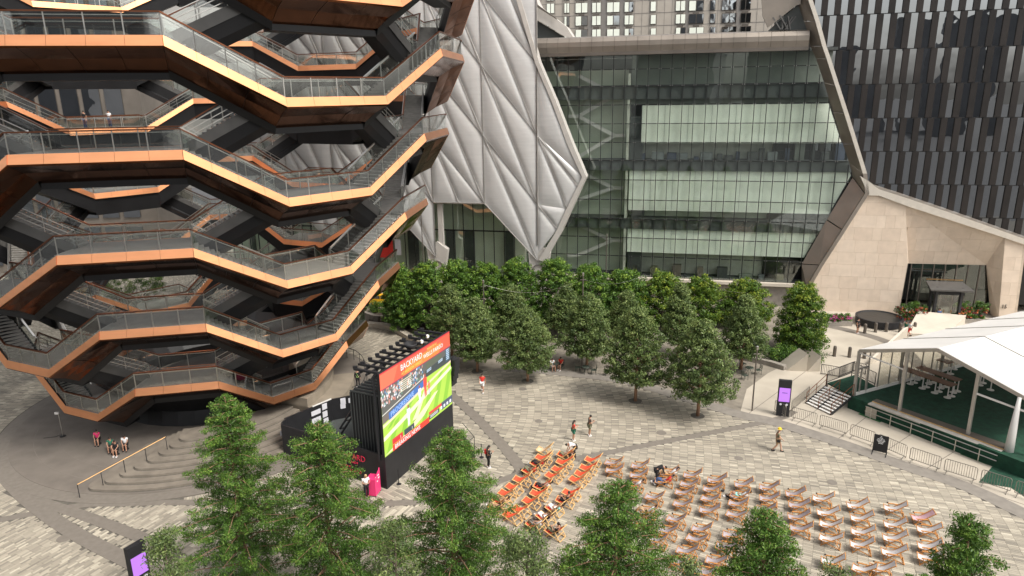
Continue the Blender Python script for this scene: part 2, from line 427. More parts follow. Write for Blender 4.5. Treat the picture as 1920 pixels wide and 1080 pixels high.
b_long = bezier_pts([(-60, 26)]+[tuple(q[:2]) for q in GP([(0, 975), (250, 944), (620, 945), (830, 935), (1010, 877), (1160, 845), (1440, 790), (1490, 771)])])
b_scr = bezier_pts([tuple(q[:2]) for q in GP([(838, 733), (905, 795), (970, 870), (1005, 940), (1012, 1000), (1010, 1100)])])
b_c1 = bezier_pts([tuple(q[:2]) for q in GP([(20, 893), (66, 935), (160, 968), (270, 1010), (330, 1040)])])
b_c2 = bezier_pts([tuple(q[:2]) for q in GP([(8, 893), (55, 940), (140, 1000), (260, 1062), (330, 1100)])])
bands = [(b_long, .62, .022), (b_scr, .85, .026), (b_c1, .8, .030), (b_c2, .95, .034)]
for p, w, z in bands: strip(p, w, z, m_band)
b_edge_px = [(960, 697), (1022, 702), (1160, 718), (1272, 750), (1385, 784), (1445, 797), (1560, 834), (1700, 884), (1800, 918), (1900, 965), (1990, 1010)]
b_edge = bezier_pts([tuple(q[:2]) for q in GP(b_edge_px)])
inner_px = [(1385, 784), (1445, 797), (1560, 834), (1700, 884), (1800, 918), (1900, 965), (1990, 1010)]
b_kerb = bezier_pts([tuple(q[:2]) for q in GP(inner_px)])
nrm_shift = []
for i, p in enumerate(b_edge):
    d = (b_edge[min(i+1, len(b_edge)-1)]-b_edge[max(i-1, 0)]).normalized(); nrm_shift.append(p+Vector((-d.y, d.x, 0))*.65)
strip(nrm_shift, 1.3, .026, pm('grey_edge_strip', (.20, .18, .155), .85, var=.12, scale=2), 'edge_strip')
# platform disc
mb = MB(); n = 96
mb.slab([(CP.x+RP*math.cos(2*PI*k/n), CP.y+RP*math.sin(2*PI*k/n)) for k in range(n)], -.05, .038); struct(mb, 'platform_ring', m_band)
mb = MB(); mb.slab([(CP.x+(RP-1.0)*math.cos(2*PI*k/n), CP.y+(RP-1.0)*math.sin(2*PI*k/n)) for k in range(n)], -.04, .06); struct(mb, 'platform', m_plat)
# arc seams on the platform
seam = MB()
for rr in (12.2, 10.6):
    for k in range(60):
        a0, a1 = math.radians(150+k*2.2), math.radians(150+(k+1)*2.2)
        seam.bar((CP.x+rr*math.cos(a0), CP.y+rr*math.sin(a0), .062), (CP.x+rr*math.cos(a1), CP.y+rr*math.sin(a1), .062), .05, .006)
struct(seam, 'platform_seam', m_band)
# concrete beyond the edge strip + grove floor
far = [(70, 34), (70, 76), (40, 76), (30, 80)]
cpoly = [tuple((p+Vector((0, 0, 0)))[:2]) for p in b_kerb]
split = [G(1385, 784), G(1400, 730), G(1440, 700), G(1480, 680), G(1500, 640), G(1530, 600)]
conc = [tuple(p[:2]) for p in b_kerb]+[(60, 20), (75, 34), (75, 80), (36, 80)]+[tuple(p[:2]) for p in split[::-1]]
struct(MB().slab(conc, -.03, .018), 'concrete_pavement', m_conc)
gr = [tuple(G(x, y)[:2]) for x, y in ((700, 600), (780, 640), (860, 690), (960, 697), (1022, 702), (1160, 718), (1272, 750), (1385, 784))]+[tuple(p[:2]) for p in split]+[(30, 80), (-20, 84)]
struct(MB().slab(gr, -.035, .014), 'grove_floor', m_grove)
# concrete joints
jn = MB()
for (a, b) in (((1395, 782), (1560, 660)), ((1480, 805), (1600, 720)), ((1560, 832), (1640, 770)), ((1640, 860), (1730, 800)), ((1720, 890), (1830, 822)), ((1530, 815), (1960, 960))):
    A, B = G(*a), G(*b); jn.bar((A.x, A.y, .0195), (B.x, B.y, .0195), .05, .006)
struct(jn, 'pavement_joint', m_plat)
# drive in front of the stone building
mb = MB(); pts = bezier_pts([tuple(G(x, y)[:2]) for x, y in ((1500, 600), (1600, 622), (1660, 640), (1700, 660), (1725, 690))])
strip(pts, 1.2, .026, m_band, 'drive_band')

# ---- pavers: thin planks, radial in the main field, turned in the south-west field
def dist_poly(P, pts):
    A = np.array([[p.x, p.y] for p in pts[:-1]]); B = np.array([[p.x, p.y] for p in pts[1:]])
    out = np.full(len(P), 1e9)
    for a, b in zip(A, B):
        ab = b-a; t = np.clip(((P-a)@ab)/max(ab@ab, 1e-9), 0, 1); out = np.minimum(out, np.linalg.norm(P-(a+t[:, None]*ab), axis=1))
    return out
def inpoly(P, poly):
    x, y = P[:, 0], P[:, 1]; c = np.zeros(len(P), bool); n = len(poly)
    for i in range(n):
        (x1, y1), (x2, y2) = poly[i], poly[(i+1) % n]
        if y1 == y2: continue
        m = ((y1 > y) != (y2 > y)) & (x < (x2-x1)*(y-y1)/(y2-y1)+x1); c ^= m
    return c
def project_np(P):
    q = np.column_stack([P, np.zeros(len(P))])-np.array([0, 0, CAMZ]); F_ = np.array(cF); R_ = np.array(cR); U_ = np.array(cU)
    d = q@F_; return 960+FPX*(q@R_)/d, 540-FPX*(q@U_)/d, d
cen, ax, hl, hw = [], [], [], []
LP, WP = .56, .145
r = 14.9; ring = 0
while r < 66:
    nn = int(2*PI*(r+LP/2)/WP/1.15)
    th = -PI+np.arange(nn)*(2*PI/nn) + rng.random()*.02
    rc = r+LP/2
    cen.append(np.column_stack([CP.x+rc*np.cos(th), CP.y+rc*np.sin(th)])); ax.append(np.column_stack([np.cos(th), np.sin(th)]))
    hl.append(np.full(nn, LP/2)); hw.append(np.full(nn, (r+LP/2)*(th[1]-th[0])/2)); r += LP; ring += 1
cenA, axA, hlA, hwA = np.concatenate(cen), np.concatenate(ax), np.concatenate(hl), np.concatenate(hw)
# field B: straight courses
ang = math.radians(63); u = np.array([math.cos(ang), math.sin(ang)]); v = np.array([-u[1], u[0]])
I, J = np.meshgrid(np.arange(-60, 60), np.arange(-260, 260)); I = I.ravel(); J = J.ravel()
off = (np.sin(J*12.9898)*43758.5453) % 1
cB = np.array([-18., 36.])+((I+np.round(off*3)/3)*LP)[:, None]*u+(J*WP)[:, None]*v
nB = len(cB)
def keep_common(P):
    x, y, d = project_np(P)
    k = (d > 5) & (x > -60) & (x < 1980) & (y < 1120) & (np.linalg.norm(P-np.array([CP.x, CP.y]), axis=1) > RP+.1)
    for p, w, z in bands: k &= dist_poly(P, p) > w/2-.02
    k &= ~inpoly(P, conc) & ~inpoly(P, gr)
    k &= dist_poly(P, nrm_shift) > .6
    return k
zoneB_poly = [(-70, 26)]+[tuple(p[:2]) for p in b_long if p.x > -58 and p.x < G(985, 893).x]+[tuple(G(x, y)[:2]) for x, y in ((1000, 925), (1012, 1000), (1010, 1130))]+[(0, 15), (-70, 15)]
kA = keep_common(cenA) & ~inpoly(cenA, zoneB_poly)
kB = keep_common(cB) & inpoly(cB, zoneB_poly)
C_ = np.concatenate([cenA[kA], cB[kB]]); A_ = np.concatenate([axA[kA], np.tile(u, (kB.sum(), 1))])
HL = np.concatenate([hlA[kA], np.full(kB.sum(), LP/2)]); HW = np.concatenate([hwA[kA], np.full(kB.sum(), WP/2)])
N_ = np.column_stack([-A_[:, 1], A_[:, 0]]); npv = len(C_)
tone = np.clip(rng.beta(2.0, 2.2, npv)+rng.normal(0, .05, npv), 0, 1)
px, py, dp = project_np(C_)
vis = (px > 5) & (px < 1915) & (py < 1075)
order = np.argsort(np.where(vis, dp, 1e9)); near = set(order[:300].tolist())
topz = .018+rng.normal(0, .0022, npv)
hl2 = HL-.006; hw2 = HW-.006
c4 = np.stack([C_-A_*hl2[:, None]-N_*hw2[:, None], C_+A_*hl2[:, None]-N_*hw2[:, None], C_+A_*hl2[:, None]+N_*hw2[:, None], C_-A_*hl2[:, None]+N_*hw2[:, None]], 1)
mask = np.ones(npv, bool); mask[list(near)] = False
idx = np.nonzero(mask)[0]
closeish = dp[idx] < 48
verts = np.zeros((len(idx), 8, 3)); verts[:, :4, :2] = c4[idx]; verts[:, 4:, :2] = c4[idx]; verts[:, 4:, 2] = topz[idx][:, None]; verts[:, :4, 2] = -.004
base = (np.arange(len(idx))*8)[:, None]
top = base+np.array([[4, 5, 6, 7]]); s1 = base+np.array([[0, 1, 5, 4]]); s2 = base+np.array([[3, 0, 4, 7]]); s3 = base+np.array([[1, 2, 6, 5]])
ci = np.nonzero(closeish)[0]
faces = np.concatenate([top, s1[ci], s2[ci], s3[ci]]); tn = np.concatenate([tone[idx], tone[idx][ci], tone[idx][ci], tone[idx][ci]])
plaza = struct(MB().quad((-70, 8, -.004), (60, 8, -.004), (60, 84, -.004), (-70, 84, -.004)), 'plaza', m_joint)
np_mesh('paver', verts.reshape(-1, 3), faces, m_paver, parent=plaza, tone=tn, kind='stuff')
vm = {}
for i in order[:300]:
    a = math.atan2(A_[i, 1], A_[i, 0]); key = (round(float(tone[i])*15), round(float(hw2[i])*200))
    if key not in vm:
        b = MB(); b.box((0, 0, -.009), (hl2[i]*2, hw2[i]*2, .018)); b.tone = [key[0]/15]*6
        me = bpy.data.meshes.new('paver'); me.from_pydata(b.v, [], b.f); at = me.attributes.new('tone', 'FLOAT', 'FACE'); at.data.foreach_set('value', b.tone)
        me.materials.append(m_paver); vm[key] = me
    o = link(bpy.data.objects.new('paver', vm[key])); o.parent = plaza; o.location = (C_[i, 0], C_[i, 1], topz[i]); o.rotation_euler = (0, 0, a)

for k, (x, y, rr) in enumerate(((1240, 812, .38), (1010, 790, .3), (1560, 905, .32), (1385, 860, .3), (980, 730, .35), (120, 1010, .4))):
    p = G(x, y); MB().lathe([(rr, 0), (rr, .006)], (p.x, p.y, .024), 20).build('drain_cover', m_band, plaza)
# ---- amphitheatre steps on the platform
st = thing('platform_steps', 'curved brown stone steps rising from the dark round platform under the copper stairway', 'steps', tuple(CP))
def sector(r0, r1, a0, a1, z0, z1, n=40, ctr=CP, rnd=0):
    mb = MB(); P = []
    for k in range(n+1):
        t = math.radians(a0+(a1-a0)*k/n); P.append((ctr.x+r1*math.cos(t), ctr.y+r1*math.sin(t)))
    if rnd:
        pass
    for k in range(n+1):
        t = math.radians(a1+(a0-a1)*k/n); P.append((ctr.x+r0*math.cos(t), ctr.y+r0*math.sin(t)))
    for k in range(n):
        a, b, c, d = P[k], P[k+1], P[2*n+1-k-1], P[2*n+1-k]
        mb.hexa([(*d, z0), (*a, z0), (*b, z0), (*c, z0), (*d, z1), (*a, z1), (*b, z1), (*c, z1)])
    return mb
m_step = pm('step_stone', (.18, .155, .125), .75, var=.18, scale=1.2, bump=.15, detail=8)
m_step2 = pm('step_wall_stone', (.23, .195, .15), .7, var=.18, scale=.8, bump=.15, detail=8)
for i in range(8):
    r1 = 13.5-.62*i
    # rounded left end: the sector start drifts with each step
    a0 = -101+3.2*i
    mb = MB(); P = []
    r0 = 7.2
    for k in range(8):      # quarter-round corner
        t = PI/2*k/7; rr = r1-.75*(1-math.sin(t)); aa = math.radians(a0)+(.75*(1-math.cos(t)))/r1
        P.append((CP.x+rr*math.cos(aa), CP.y+rr*math.sin(aa)))
    A0 = math.radians(a0)+.75/r1
    for k in range(1, 31):
        t = A0+(math.radians(-22)-A0)*k/30; P.append((CP.x+r1*math.cos(t), CP.y+r1*math.sin(t)))
    for k in range(21):
        t = math.radians(-22)+(math.radians(a0)-math.radians(-22))*k/20; P.append((CP.x+r0*math.cos(t), CP.y+r0*math.sin(t)))
    mb.slab(P, .06+.16*i, .06+.16*(i+1)); so_ = mb.build('step', m_step, st)
    ns_ = MB()
    for q in range(37): ns_.bar((P[q][0], P[q][1], .075+.16*i), (P[q+1][0], P[q+1][1], .075+.16*i), .09, .03)
    ns_.build('riser_foot_shade', m_joint, so_)  # dark bar added along each riser foot, shading the crease so steps stand apart
for (a0, a1, r1, h) in ((-22, 14, 12.3, 1.5), (-22, 40, 10.6, 2.2)):
    sector(7.4, r1, a0, a1, .06, h, 24).build('retaining_wall', m_step2, st)
# core under the stair structure
core = thing('stairway_base', 'dark metal drum base beneath the copper honeycomb stairway', 'base', (-26.5, 58.6, 0))
mb = MB(); n = 40; prof = [(8.5, .06), (8.2, 1.2), (9.3, 2.6), (10.2, 3.6)]
for i in range(len(prof)-1):
    for k in range(n):
        q = []
        for (ri, zi), kk in ((prof[i], k), (prof[i], k+1), (prof[i+1], k+1), (prof[i+1], k)):
            t = 2*PI*kk/n; q.append((-26.5+ri*math.cos(t), 58.6+ri*math.sin(t), zi))
        mb.quad(*q)
mb.slab([(-26.5+6*math.cos(2*PI*k/n), 58.6+6*math.sin(2*PI*k/n)) for k in range(n)], .06, 1.0)
mb.build('drum', m_black, core)
# brass rail down the steps
hr = thing('handrail', 'thin brass handrail slanting down across the curved platform steps', 'handrail', tuple(G(145, 932)))
def z_foot(P): return .06
pA, pB = G(150, 934), G(314, 843, 1.0)
mb = MB(); mb.tube([pA+V(0, 0, 1.0), pB+V(0, 0, 1.0)], .035, 6); mb.build('rail', m_brass, hr)
for k in range(5):
    p = pA.lerp(pB, k/4); MB().tube([p, p+V(0, 0, 1.0)], .025, 6).build('post', m_blackm, hr)
hr2 = thing('curved_handrail', 'dark curved railing behind the guard on the round platform', 'handrail', tuple(CP))
rail = MB(); pts = []
for k in range(19):
    px_, py_ = [(652, 652), (664, 655), (675, 665), (683, 680), (687, 697), (687, 715), (680, 733)][min(6, k//3)] if False else (0, 0)
P6 = bezier_pts([tuple(G(x, y)[:2]) for x, y in ((651, 672), (668, 678), (681, 690), (688, 708), (688, 724), (676, 745), (640, 752), (600, 757))], 4)
rail.tube([p+V(0, 0, 1.15) for p in P6], .03, 6); rail.tube([p+V(0, 0, .6) for p in P6], .015, 5); rail.build('rail', m_blackm, hr2)
for p in P6[::3]: MB().tube([p+V(0, 0, .06), p+V(0, 0, 1.15)], .025, 6).build('post', m_blackm, hr2)

# ================================================================== COPPER HONEYCOMB STAIRWAY
VC = Vector((-26.531, 58.672, 0)); VROT = math.radians(47.756); ZTOP = 24.457; HLF = 3.026; S2 = 5.75
RD = {-2: 24.6, -1: 23.3, 0: 21.83, 1: 20.14, 2: 17.92, 3: 15.71, 4: 12.75}
RU = {-2: 24.8, -1: 23.7, 0: 22.36, 1: 20.86, 2: 18.92, 3: 16.24, 4: 13.07}
WD = {-2: 4.4, -1: 4.0, 0: 3.59, 1: 3.09, 2: 2.55, 3: 2.24, 4: 1.79}
WU = {-2: 4.7, -1: 4.6, 0: 4.46, 1: 4.30, 2: 3.68, 3: 3.17, 4: 2.74}
DZD = {-2: 0, -1: 0, 0: -.03, 1: -.24, 2: -.24, 3: -.02, 4: 1.07}
DZU = {-2: .1, -1: .1, 0: .1, 1: 0, 2: -.17, 3: 0, 4: .40}
FH = .52     # fascia height; floor is FH above the corner line
def corner(k, i, side):
    "outer bottom corner of landing i (even: low, odd: high) of zigzag k; side -1 left, +1 right"
    i10 = i % 10; up = i10 % 2
    R_, w = (RU[k], WU[k]) if up else (RD[k], WD[k])
    z = ZTOP-S2*k+(HLF+DZU[k] if up else DZD[k])
    a = VROT+math.radians(36)*(i-2); nx, ny = math.sin(a), -math.cos(a); tx, ty = math.cos(a), math.sin(a)
    return Vector((VC.x+nx*R_+tx*w*side, VC.y+ny*R_+ty*w*side, z))
def inn(P, d, dz=0.0):
    "point moved d towards the axis and dz up"
    v = Vector((VC.x-P.x, VC.y-P.y, 0)); L = v.length; v /= L
    return Vector((P.x+v.x*d, P.y+v.y*d, P.z+dz))
SEC_OUT = 1.95; LAND_IN = 3.7
ves = thing('honeycomb_stairway', 'huge copper-clad honeycomb of zigzag stairs and glass-railed landings filling the left of the plaza', 'stair tower', (VC.x, VC.y, 0))
def loft(mb, A, B, sec, zA=0, zB=0, closed=False):
    m = len(sec); P = [inn(A, d, z) for d, z in sec]; Q = [inn(B, d, z) for d, z in sec]
    mb.add(P+Q, [(j, j+1, m+j+1, m+j) for j in range(m-1)]+([(m-1, 0, m, 2*m-1)] if closed else []))
def nseg(L, unit): return max(1, round(L/unit))
def rail_set(A, B, d, near, parent, first_post=True, dark=True, unit=1.72):
    "glass panels, posts, handrail above the line A-B at offset d (floor level line)"
    P, Q = inn(A, d, FH), inn(B, d, FH); n = nseg((Q-P).length, unit)
    mg, mp, mh = MB(), MB(), MB()
    for k in range(n):
        a, b = P.lerp(Q, (k+.02)/n), P.lerp(Q, (k+.98)/n); nn = inn(a, .02)-a
        g1 = MB().hexa([a+V(0, 0, .02), b+V(0, 0, .02), b+nn+V(0, 0, .02), a+nn+V(0, 0, .02), a+V(0, 0, 1.08), b+V(0, 0, 1.08), b+nn+V(0, 0, 1.08), a+nn+V(0, 0, 1.08)])
        p = P.lerp(Q, k/n)+nn*2; p1 = MB().bar(p+V(0, 0, -.1), p+V(0, 0, 1.12), .055, .055, up=(Q-P))
        if near: g1.build('glass_panel', m_vglass, parent); p1.build('baluster', m_steel, parent)
        else: mg.add(g1.v, g1.f); mp.add(p1.v, p1.f)
    mh.bar(P+V(0, 0, 1.14), Q+V(0, 0, 1.14), .13, .075)
    nn = (inn(P, .1)-P); mh2 = MB(); mh2.bar(P+nn+V(0, 0, .98), Q+nn+V(0, 0, .98), .045, .045)
    mh.build('handrail', m_bronze if dark else m_steel, parent)
    mh2.build('inner_rail', m_steel, parent)
    if not near:
        mg.build('glass_panels' if n > 1 else 'glass_panel', m_vglass, parent, kind='stuff' if n > 1 else None); mp.build('balusters', m_steel, parent, kind='stuff')
def steel_rail(A, B, d, parent, rows=(1.05, .72, .4), post=1.8):
    P, Q = inn(A, d, FH), inn(B, d, FH); mb = MB()
    for h in rows: mb.bar(P+V(0, 0, h), Q+V(0, 0, h), .045)
    n = nseg((Q-P).length, post)
    for k in range(n+1): p = P.lerp(Q, k/n); mb.bar(p, p+V(0, 0, 1.05), .04, .04, up=(Q-P))
    mb.build('steel_railing', m_steel, parent)
def fascia(A, B, near, parent, flip=False, d=0.0, unit=1.72):
    n = nseg((B-A).length, unit); al = MB()
    for k in range(n):
        a, b = A.lerp(B, (k+.004)/n), A.lerp(B, (k+.996)/n)
        if not flip:
            q = [inn(a, -.16, .0), inn(b, -.16, .0), inn(b, .0, FH), inn(a, .0, FH)]
        else:
            q = [inn(b, d+.12, .0), inn(a, d+.12, .0), inn(a, d, FH), inn(b, d, FH)]
        m = MB().prism(q, .03)
        if near: m.build('fascia_panel', m_copper, parent)
        else: al.add(m.v, m.f)
    if not near: al.build('fascia_panels', m_copper, parent, kind='stuff')
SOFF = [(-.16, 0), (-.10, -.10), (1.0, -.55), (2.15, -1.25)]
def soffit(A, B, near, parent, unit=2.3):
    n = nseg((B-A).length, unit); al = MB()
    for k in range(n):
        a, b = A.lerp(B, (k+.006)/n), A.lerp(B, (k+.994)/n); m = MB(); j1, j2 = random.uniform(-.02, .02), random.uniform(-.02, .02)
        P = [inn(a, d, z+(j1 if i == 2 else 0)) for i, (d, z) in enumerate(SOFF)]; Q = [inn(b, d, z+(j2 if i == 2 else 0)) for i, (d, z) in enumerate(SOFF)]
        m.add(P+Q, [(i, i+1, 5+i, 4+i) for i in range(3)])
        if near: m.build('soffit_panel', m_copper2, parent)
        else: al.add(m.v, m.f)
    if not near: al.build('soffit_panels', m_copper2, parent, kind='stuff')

def treads(A, B, d0, d1, near, parent, zoff=FH):
    "steps climbing from A to B between offsets d0, d1"
    n = 17; al = MB()
    for k in range(n):
        t0, t1 = k/n, (k+1)/n
        a, b = A.lerp(B, t0), A.lerp(B, t1); z = A.z+(B.z-A.z)*(k+.5)/n+zoff+.06
        P = [inn(a, d0), inn(b, d0), inn(b, d1), inn(a, d1)]
        m = MB().hexa([(*p[:2], z-.17) for p in P]+[(*p[:2], z) for p in P])
        if near: m.build('step', m_tread, parent)
        else: al.add(m.v, m.f)
    if not near: al.build('steps', m_tread, parent, kind='stuff')
seen_n = 0
for k in range(-2, 5):
    for i in range(10):
        ii = i if i <= 4 else i-10     # -5..4
        up = i % 2
        A, B = corner(k, ii, -1), corner(k, ii, 1)
        near = (ii in (1, 2) and k >= 0) or (ii in (0,) and k >= 2) or (ii == 3 and k >= 0) or (ii == 2 and k == -1)
        fl = MB()
        P = [inn(A, .0, FH), inn(B, .0, FH), inn(B, LAND_IN, FH), inn(A, LAND_IN, FH)]
        fl.hexa([p-V(0, 0, .06) for p in P]+P); L = fl.build('landing', m_floor, ves)
        fascia(A, B, near, L)
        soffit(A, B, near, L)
        un = MB(); loft(un, A, B, [(0, .12), (2.15, -1.05), (2.15, -1.6), (LAND_IN-.2, -1.6), (LAND_IN, -.05), (LAND_IN, .45)])
        for C in (A, B):
            un.quad(*[inn(C, d, z) for d, z in SOFF+[(2.15, -1.6), (LAND_IN-.2, -1.6), (LAND_IN, -.05), (LAND_IN, .45), (0, FH)]])
        un.build('underframe', m_black, L)
        fascia(A, B, False, L, flip=True, d=LAND_IN)
        rail_set(A, B, .06, near, L)
        rail_set(A, B, LAND_IN-.08, False, L, unit=2.2)
        # ---- outer flights (low landing -> both high neighbours)
        if not up:
            for sgn in (1, -1):
                A1 = corner(k, ii, sgn); B1 = corner(k, ii+sgn, -sgn)
                nf = (k >= 0 and ((ii == 2) or (ii == 0 and sgn == 1))) or (ii == 0 and sgn == -1 and k >= 3)
                a, b = (A1, B1) if sgn == 1 else (B1, A1)
                un = MB(); loft(un, a, b, [(0, .12), (2.15, -1.05), (2.15, -1.6), (1.95, -1.1), (SEC_OUT, -.3), (SEC_OUT, FH-.02)]); loft(un, a, b, [(SEC_OUT, FH-.04), (0, FH-.04)])
                F_ = un.build('stair_flight', m_black, ves)
                fascia(a, b, nf, F_)
                soffit(a, b, nf, F_)
                un = MB(); loft(un, a, b, [(SEC_OUT+.03, .1), (SEC_OUT+.03, FH+.12)]); un.build('stringer', m_greymet, F_)
                treads(A1, B1, .12, SEC_OUT-.1, nf and ii == 2 and k >= 0, F_)
                rail_set(a, b, .06, nf, F_)
                rail_set(a, b, SEC_OUT-.02, False, F_, dark=False, unit=2.2)
        # ---- inner flights (high landing -> low landing of the zigzag above)
        if up and k > -2:
            for sgn in (1, -1):
                A1 = inn(corner(k, ii, sgn), 0); B1 = corner(k-1, ii+sgn, -sgn)
                # start/finish on the inner half of the landings
                a, b = (A1, B1) if sgn == 1 else (B1, A1)
                un = MB(); loft(un, a, b, [(2.15, .05), (2.25, -.8), (2.5, -1.35), (LAND_IN-.1, -1.35), (LAND_IN, 0)]); loft(un, a, b, [(LAND_IN, FH-.04), (2.1, FH-.04)])
                F_ = un.build('stair_flight', m_black, ves)
                un = MB(); loft(un, a, b, [(2.08, -.02), (2.05, FH+.15), (2.12, FH+.15)]); un.build('stringer', m_greymet, F_)
                fascia(a, b, False, F_, flip=True, d=LAND_IN)
                treads(A1, B1, 2.15, LAND_IN-.05, False, F_)
                rail_set(a, b, LAND_IN-.06, False, F_, unit=2.2)
                steel_rail(a, b, 2.1, F_)

# ================================================================== WALL PLANE OF THE GLASS HALL
FA = math.radians(-12.8); fT = Vector((math.cos(FA), math.sin(FA), 0)); fN = Vector((-math.sin(FA), math.cos(FA), 0))  # fN points away from the plaza
FP0 = Vector((34.3, 79.2, 0))
def FW(u, z, d=0.0): return FP0+fT*u+fN*d+V(0, 0, z)       # point on facade, d>0 behind
def fuv(x, y, d=0.0):
    P = PL(x, y, FP0+fN*d, fN); return ((P-FP0).dot(fT), P.z)
def fquad(mb, u0, u1, z0, z1, d, th=.03):
    return mb.hexa([FW(u0, z0, d), FW(u1, z0, d), FW(u1, z0, d+th), FW(u0, z0, d+th), FW(u0, z1, d), FW(u1, z1, d), FW(u1, z1, d+th), FW(u0, z1, d+th)])
def fpoly(mb, poly, d, th):
    "poly in (u,z), extruded from d to d+th"
    P = [FW(u, z, d) for u, z in poly]; Q = [FW(u, z, d+th) for u, z in poly]; n = len(poly)
    fs = [tuple(range(n))[::-1], tuple(range(n, 2*n))]
    for i in range(n): j = (i+1) % n; fs.append((i, j, n+j, n+i))
    return mb.add(P+Q, fs)
# ---------------- glass hall
hall = thing('glass_hall', 'wide hall with a green tinted glass curtain wall and pale roller shades behind the trees', 'building', tuple(FW(-15, 0)))
ZR = [29.3, 27.45, 25.6, 23.5, 21.35, 19.2, 17.1, 14.8, 12.4, 10.1, 7.75, 5.45, 2.9]
CU = 1.316; UL = -36.9
gpoly = ccw([(-47, 2.9), (fuv(1503, 495)[0]-1.0, 2.9), fuv(1597, 330), fuv(1580, 270), fuv(1520, 87), (-47, 29.35)])
mull = MB(); cols = []
u = -1.7
while u > -38: cols.append(u); u -= CU
u = -1.7+CU
while u < 5: cols.append(u); u += CU
cols.sort()
for j in range(len(ZR)-1):
    for i in range(len(cols)-1):
        cell = clip([(cols[i]+.02, ZR[j+1]+.02), (cols[i+1]-.02, ZR[j+1]+.02), (cols[i+1]-.02, ZR[j]-.02), (cols[i]+.02, ZR[j]-.02)], gpoly)
        if area(cell) < .15: continue
        if cols[i] < -33.5 and ZR[j] > 8: continue
        m = MB(); fpoly(m, cell, rng.normal(0, .004), .02); m.build('glass_pane', m_fglass, hall)
def ext(zlo, zhi, u):   # clip vertical line to polygon
    c = clip([(u-.02, zlo), (u+.02, zlo), (u+.02, zhi), (u-.02, zhi)], gpoly)
    return (min(p[1] for p in c), max(p[1] for p in c)) if c else None
for c in cols:
    e = ext(2.9, 29.3, c)
    if e and e[1]-e[0] > .3:
        m = MB(); fquad(m, c-.035, c+.035, e[0], e[1], -.05, .18); m.build('mullion', m_mull, hall)
for z in ZR[1:-1]:
    cc = clip([(-47, z-.02), (5, z-.02), (5, z+.02), (-47, z+.02)], gpoly); u1 = max(p[0] for p in cc)
    m = MB(); w = .04 if z not in (25.6, 17.1, 10.1) else .06
    fquad(m, max(-38, -47), u1, z-w, z+w, -.03, .12); m.build('transom', m_mull, hall)
clips_ = MB()
for z in ZR[1:-1]:
    for c in cols:
        if ext(z-.1, z+.1, c):
            for s_ in (-.11, .11): fquad(clips_, c+s_-.03, c+s_+.03, z-.035, z+.035, -.07, .02)
clips_.build('glass_clips', m_steel, hall, kind='stuff')
# insides
U177 = fuv(1177, 250)[0]
m = MB(); fquad(m, -47, 6, 2, 29, 7.5, .2); m.build('rear_wall', m_int, hall)
for z0, z1, d1 in ((24.1, 25.7, 7), (15.9, 17.15, 7), (8.85, 10.15, 7), (2.0, 2.95, 7), (29.0, 29.3, 7)):
    m = MB(); fquad(m, -47, 5.0 if z1 < 18 else 1.2, z0, z1, .16, 7.0); m.build('floor_slab', m_intdark, hall)
m = MB(); fquad(m, U177-.15, U177+.15, 2.9, 27, .2, 7); m.build('partition', m_intpale, hall)
for z0, z1 in ((2.95, 8.85), (10.15, 15.9), (17.15, 24.1), (25.7, 27.5)):
    m = MB(); fquad(m, -47, U177-.2, z0, z1, 2.6, .12); m.build('stair_wall', m_intg, hall)
# upper dark sheet, put in for the shade of the deep interior
m = MB(); fquad(m, U177+.2, .9, 23.45, 29.2, .9, .05); m.build('dark_sheet', m_int, hall)
m = MB(); fquad(m, U177+.2, .9, 24.55, 24.62, .75, .1); m.build('light_rail', m_steel, hall)
def shade(x0, x1, ztop, zbot, d=.45):
    u0, u1 = x0, x1
    m = MB(); n = max(1, round((u1-u0)/2.63))
    for k in range(n):
        a, b = u0+(u1-u0)*k/n, u0+(u1-u0)*(k+1)/n-.03
        cell = clip([(a, zbot), (b, zbot), (b, ztop), (a, ztop)], gpoly)
        if area(cell) > .2: fpoly(MB_ := MB(), cell, d, .02); MB_.build('roller_shade', m_shade, hall)
shade(fuv(1203, 230)[0], 4.4, 23.4, 19.1)
m = MB(); fquad(m, fuv(1203, 230)[0], 4.2, 17.2, 19.1, 2.0, .1); m.build('pale_wall', m_intpale, hall)
shade(U177+.3, 5, 16.0, 11.1)
shade(U177+.3, 3, 8.9, 5.9)
m = MB(); fquad(m, U177+.3, 3, 3, 5.9, 2.2, .1); m.build('pale_wall', m_intpale, hall)
m = MB(); fquad(m, U177+.3, 4.4, 10.2, 10.95, 2.0, .1); m.build('low_wall', m_intg, hall)
# zigzag stairs in the left bay
for k, (za, zb) in enumerate(((26.9, 24.6), (24.6, 22.2), (22.2, 19.9), (19.9, 17.3), (15.7, 13.6), (13.6, 12.0), (9.0, 7.0), (7.0, 4.9))):
    m = MB(); ua, ub = (-27.0, -22.6) if k % 2 == 0 else (-22.6, -27.0)
    m.bar(FW(ua, za, 1.7), FW(ub, zb, 1.7), .25, .42); m.bar(FW(ub, zb, 1.7), FW(ub+(1.3 if k % 2 == 0 else -1.3), zb, 1.7), .25, .38)
    m.build('inner_stair', m_wpaint, hall)
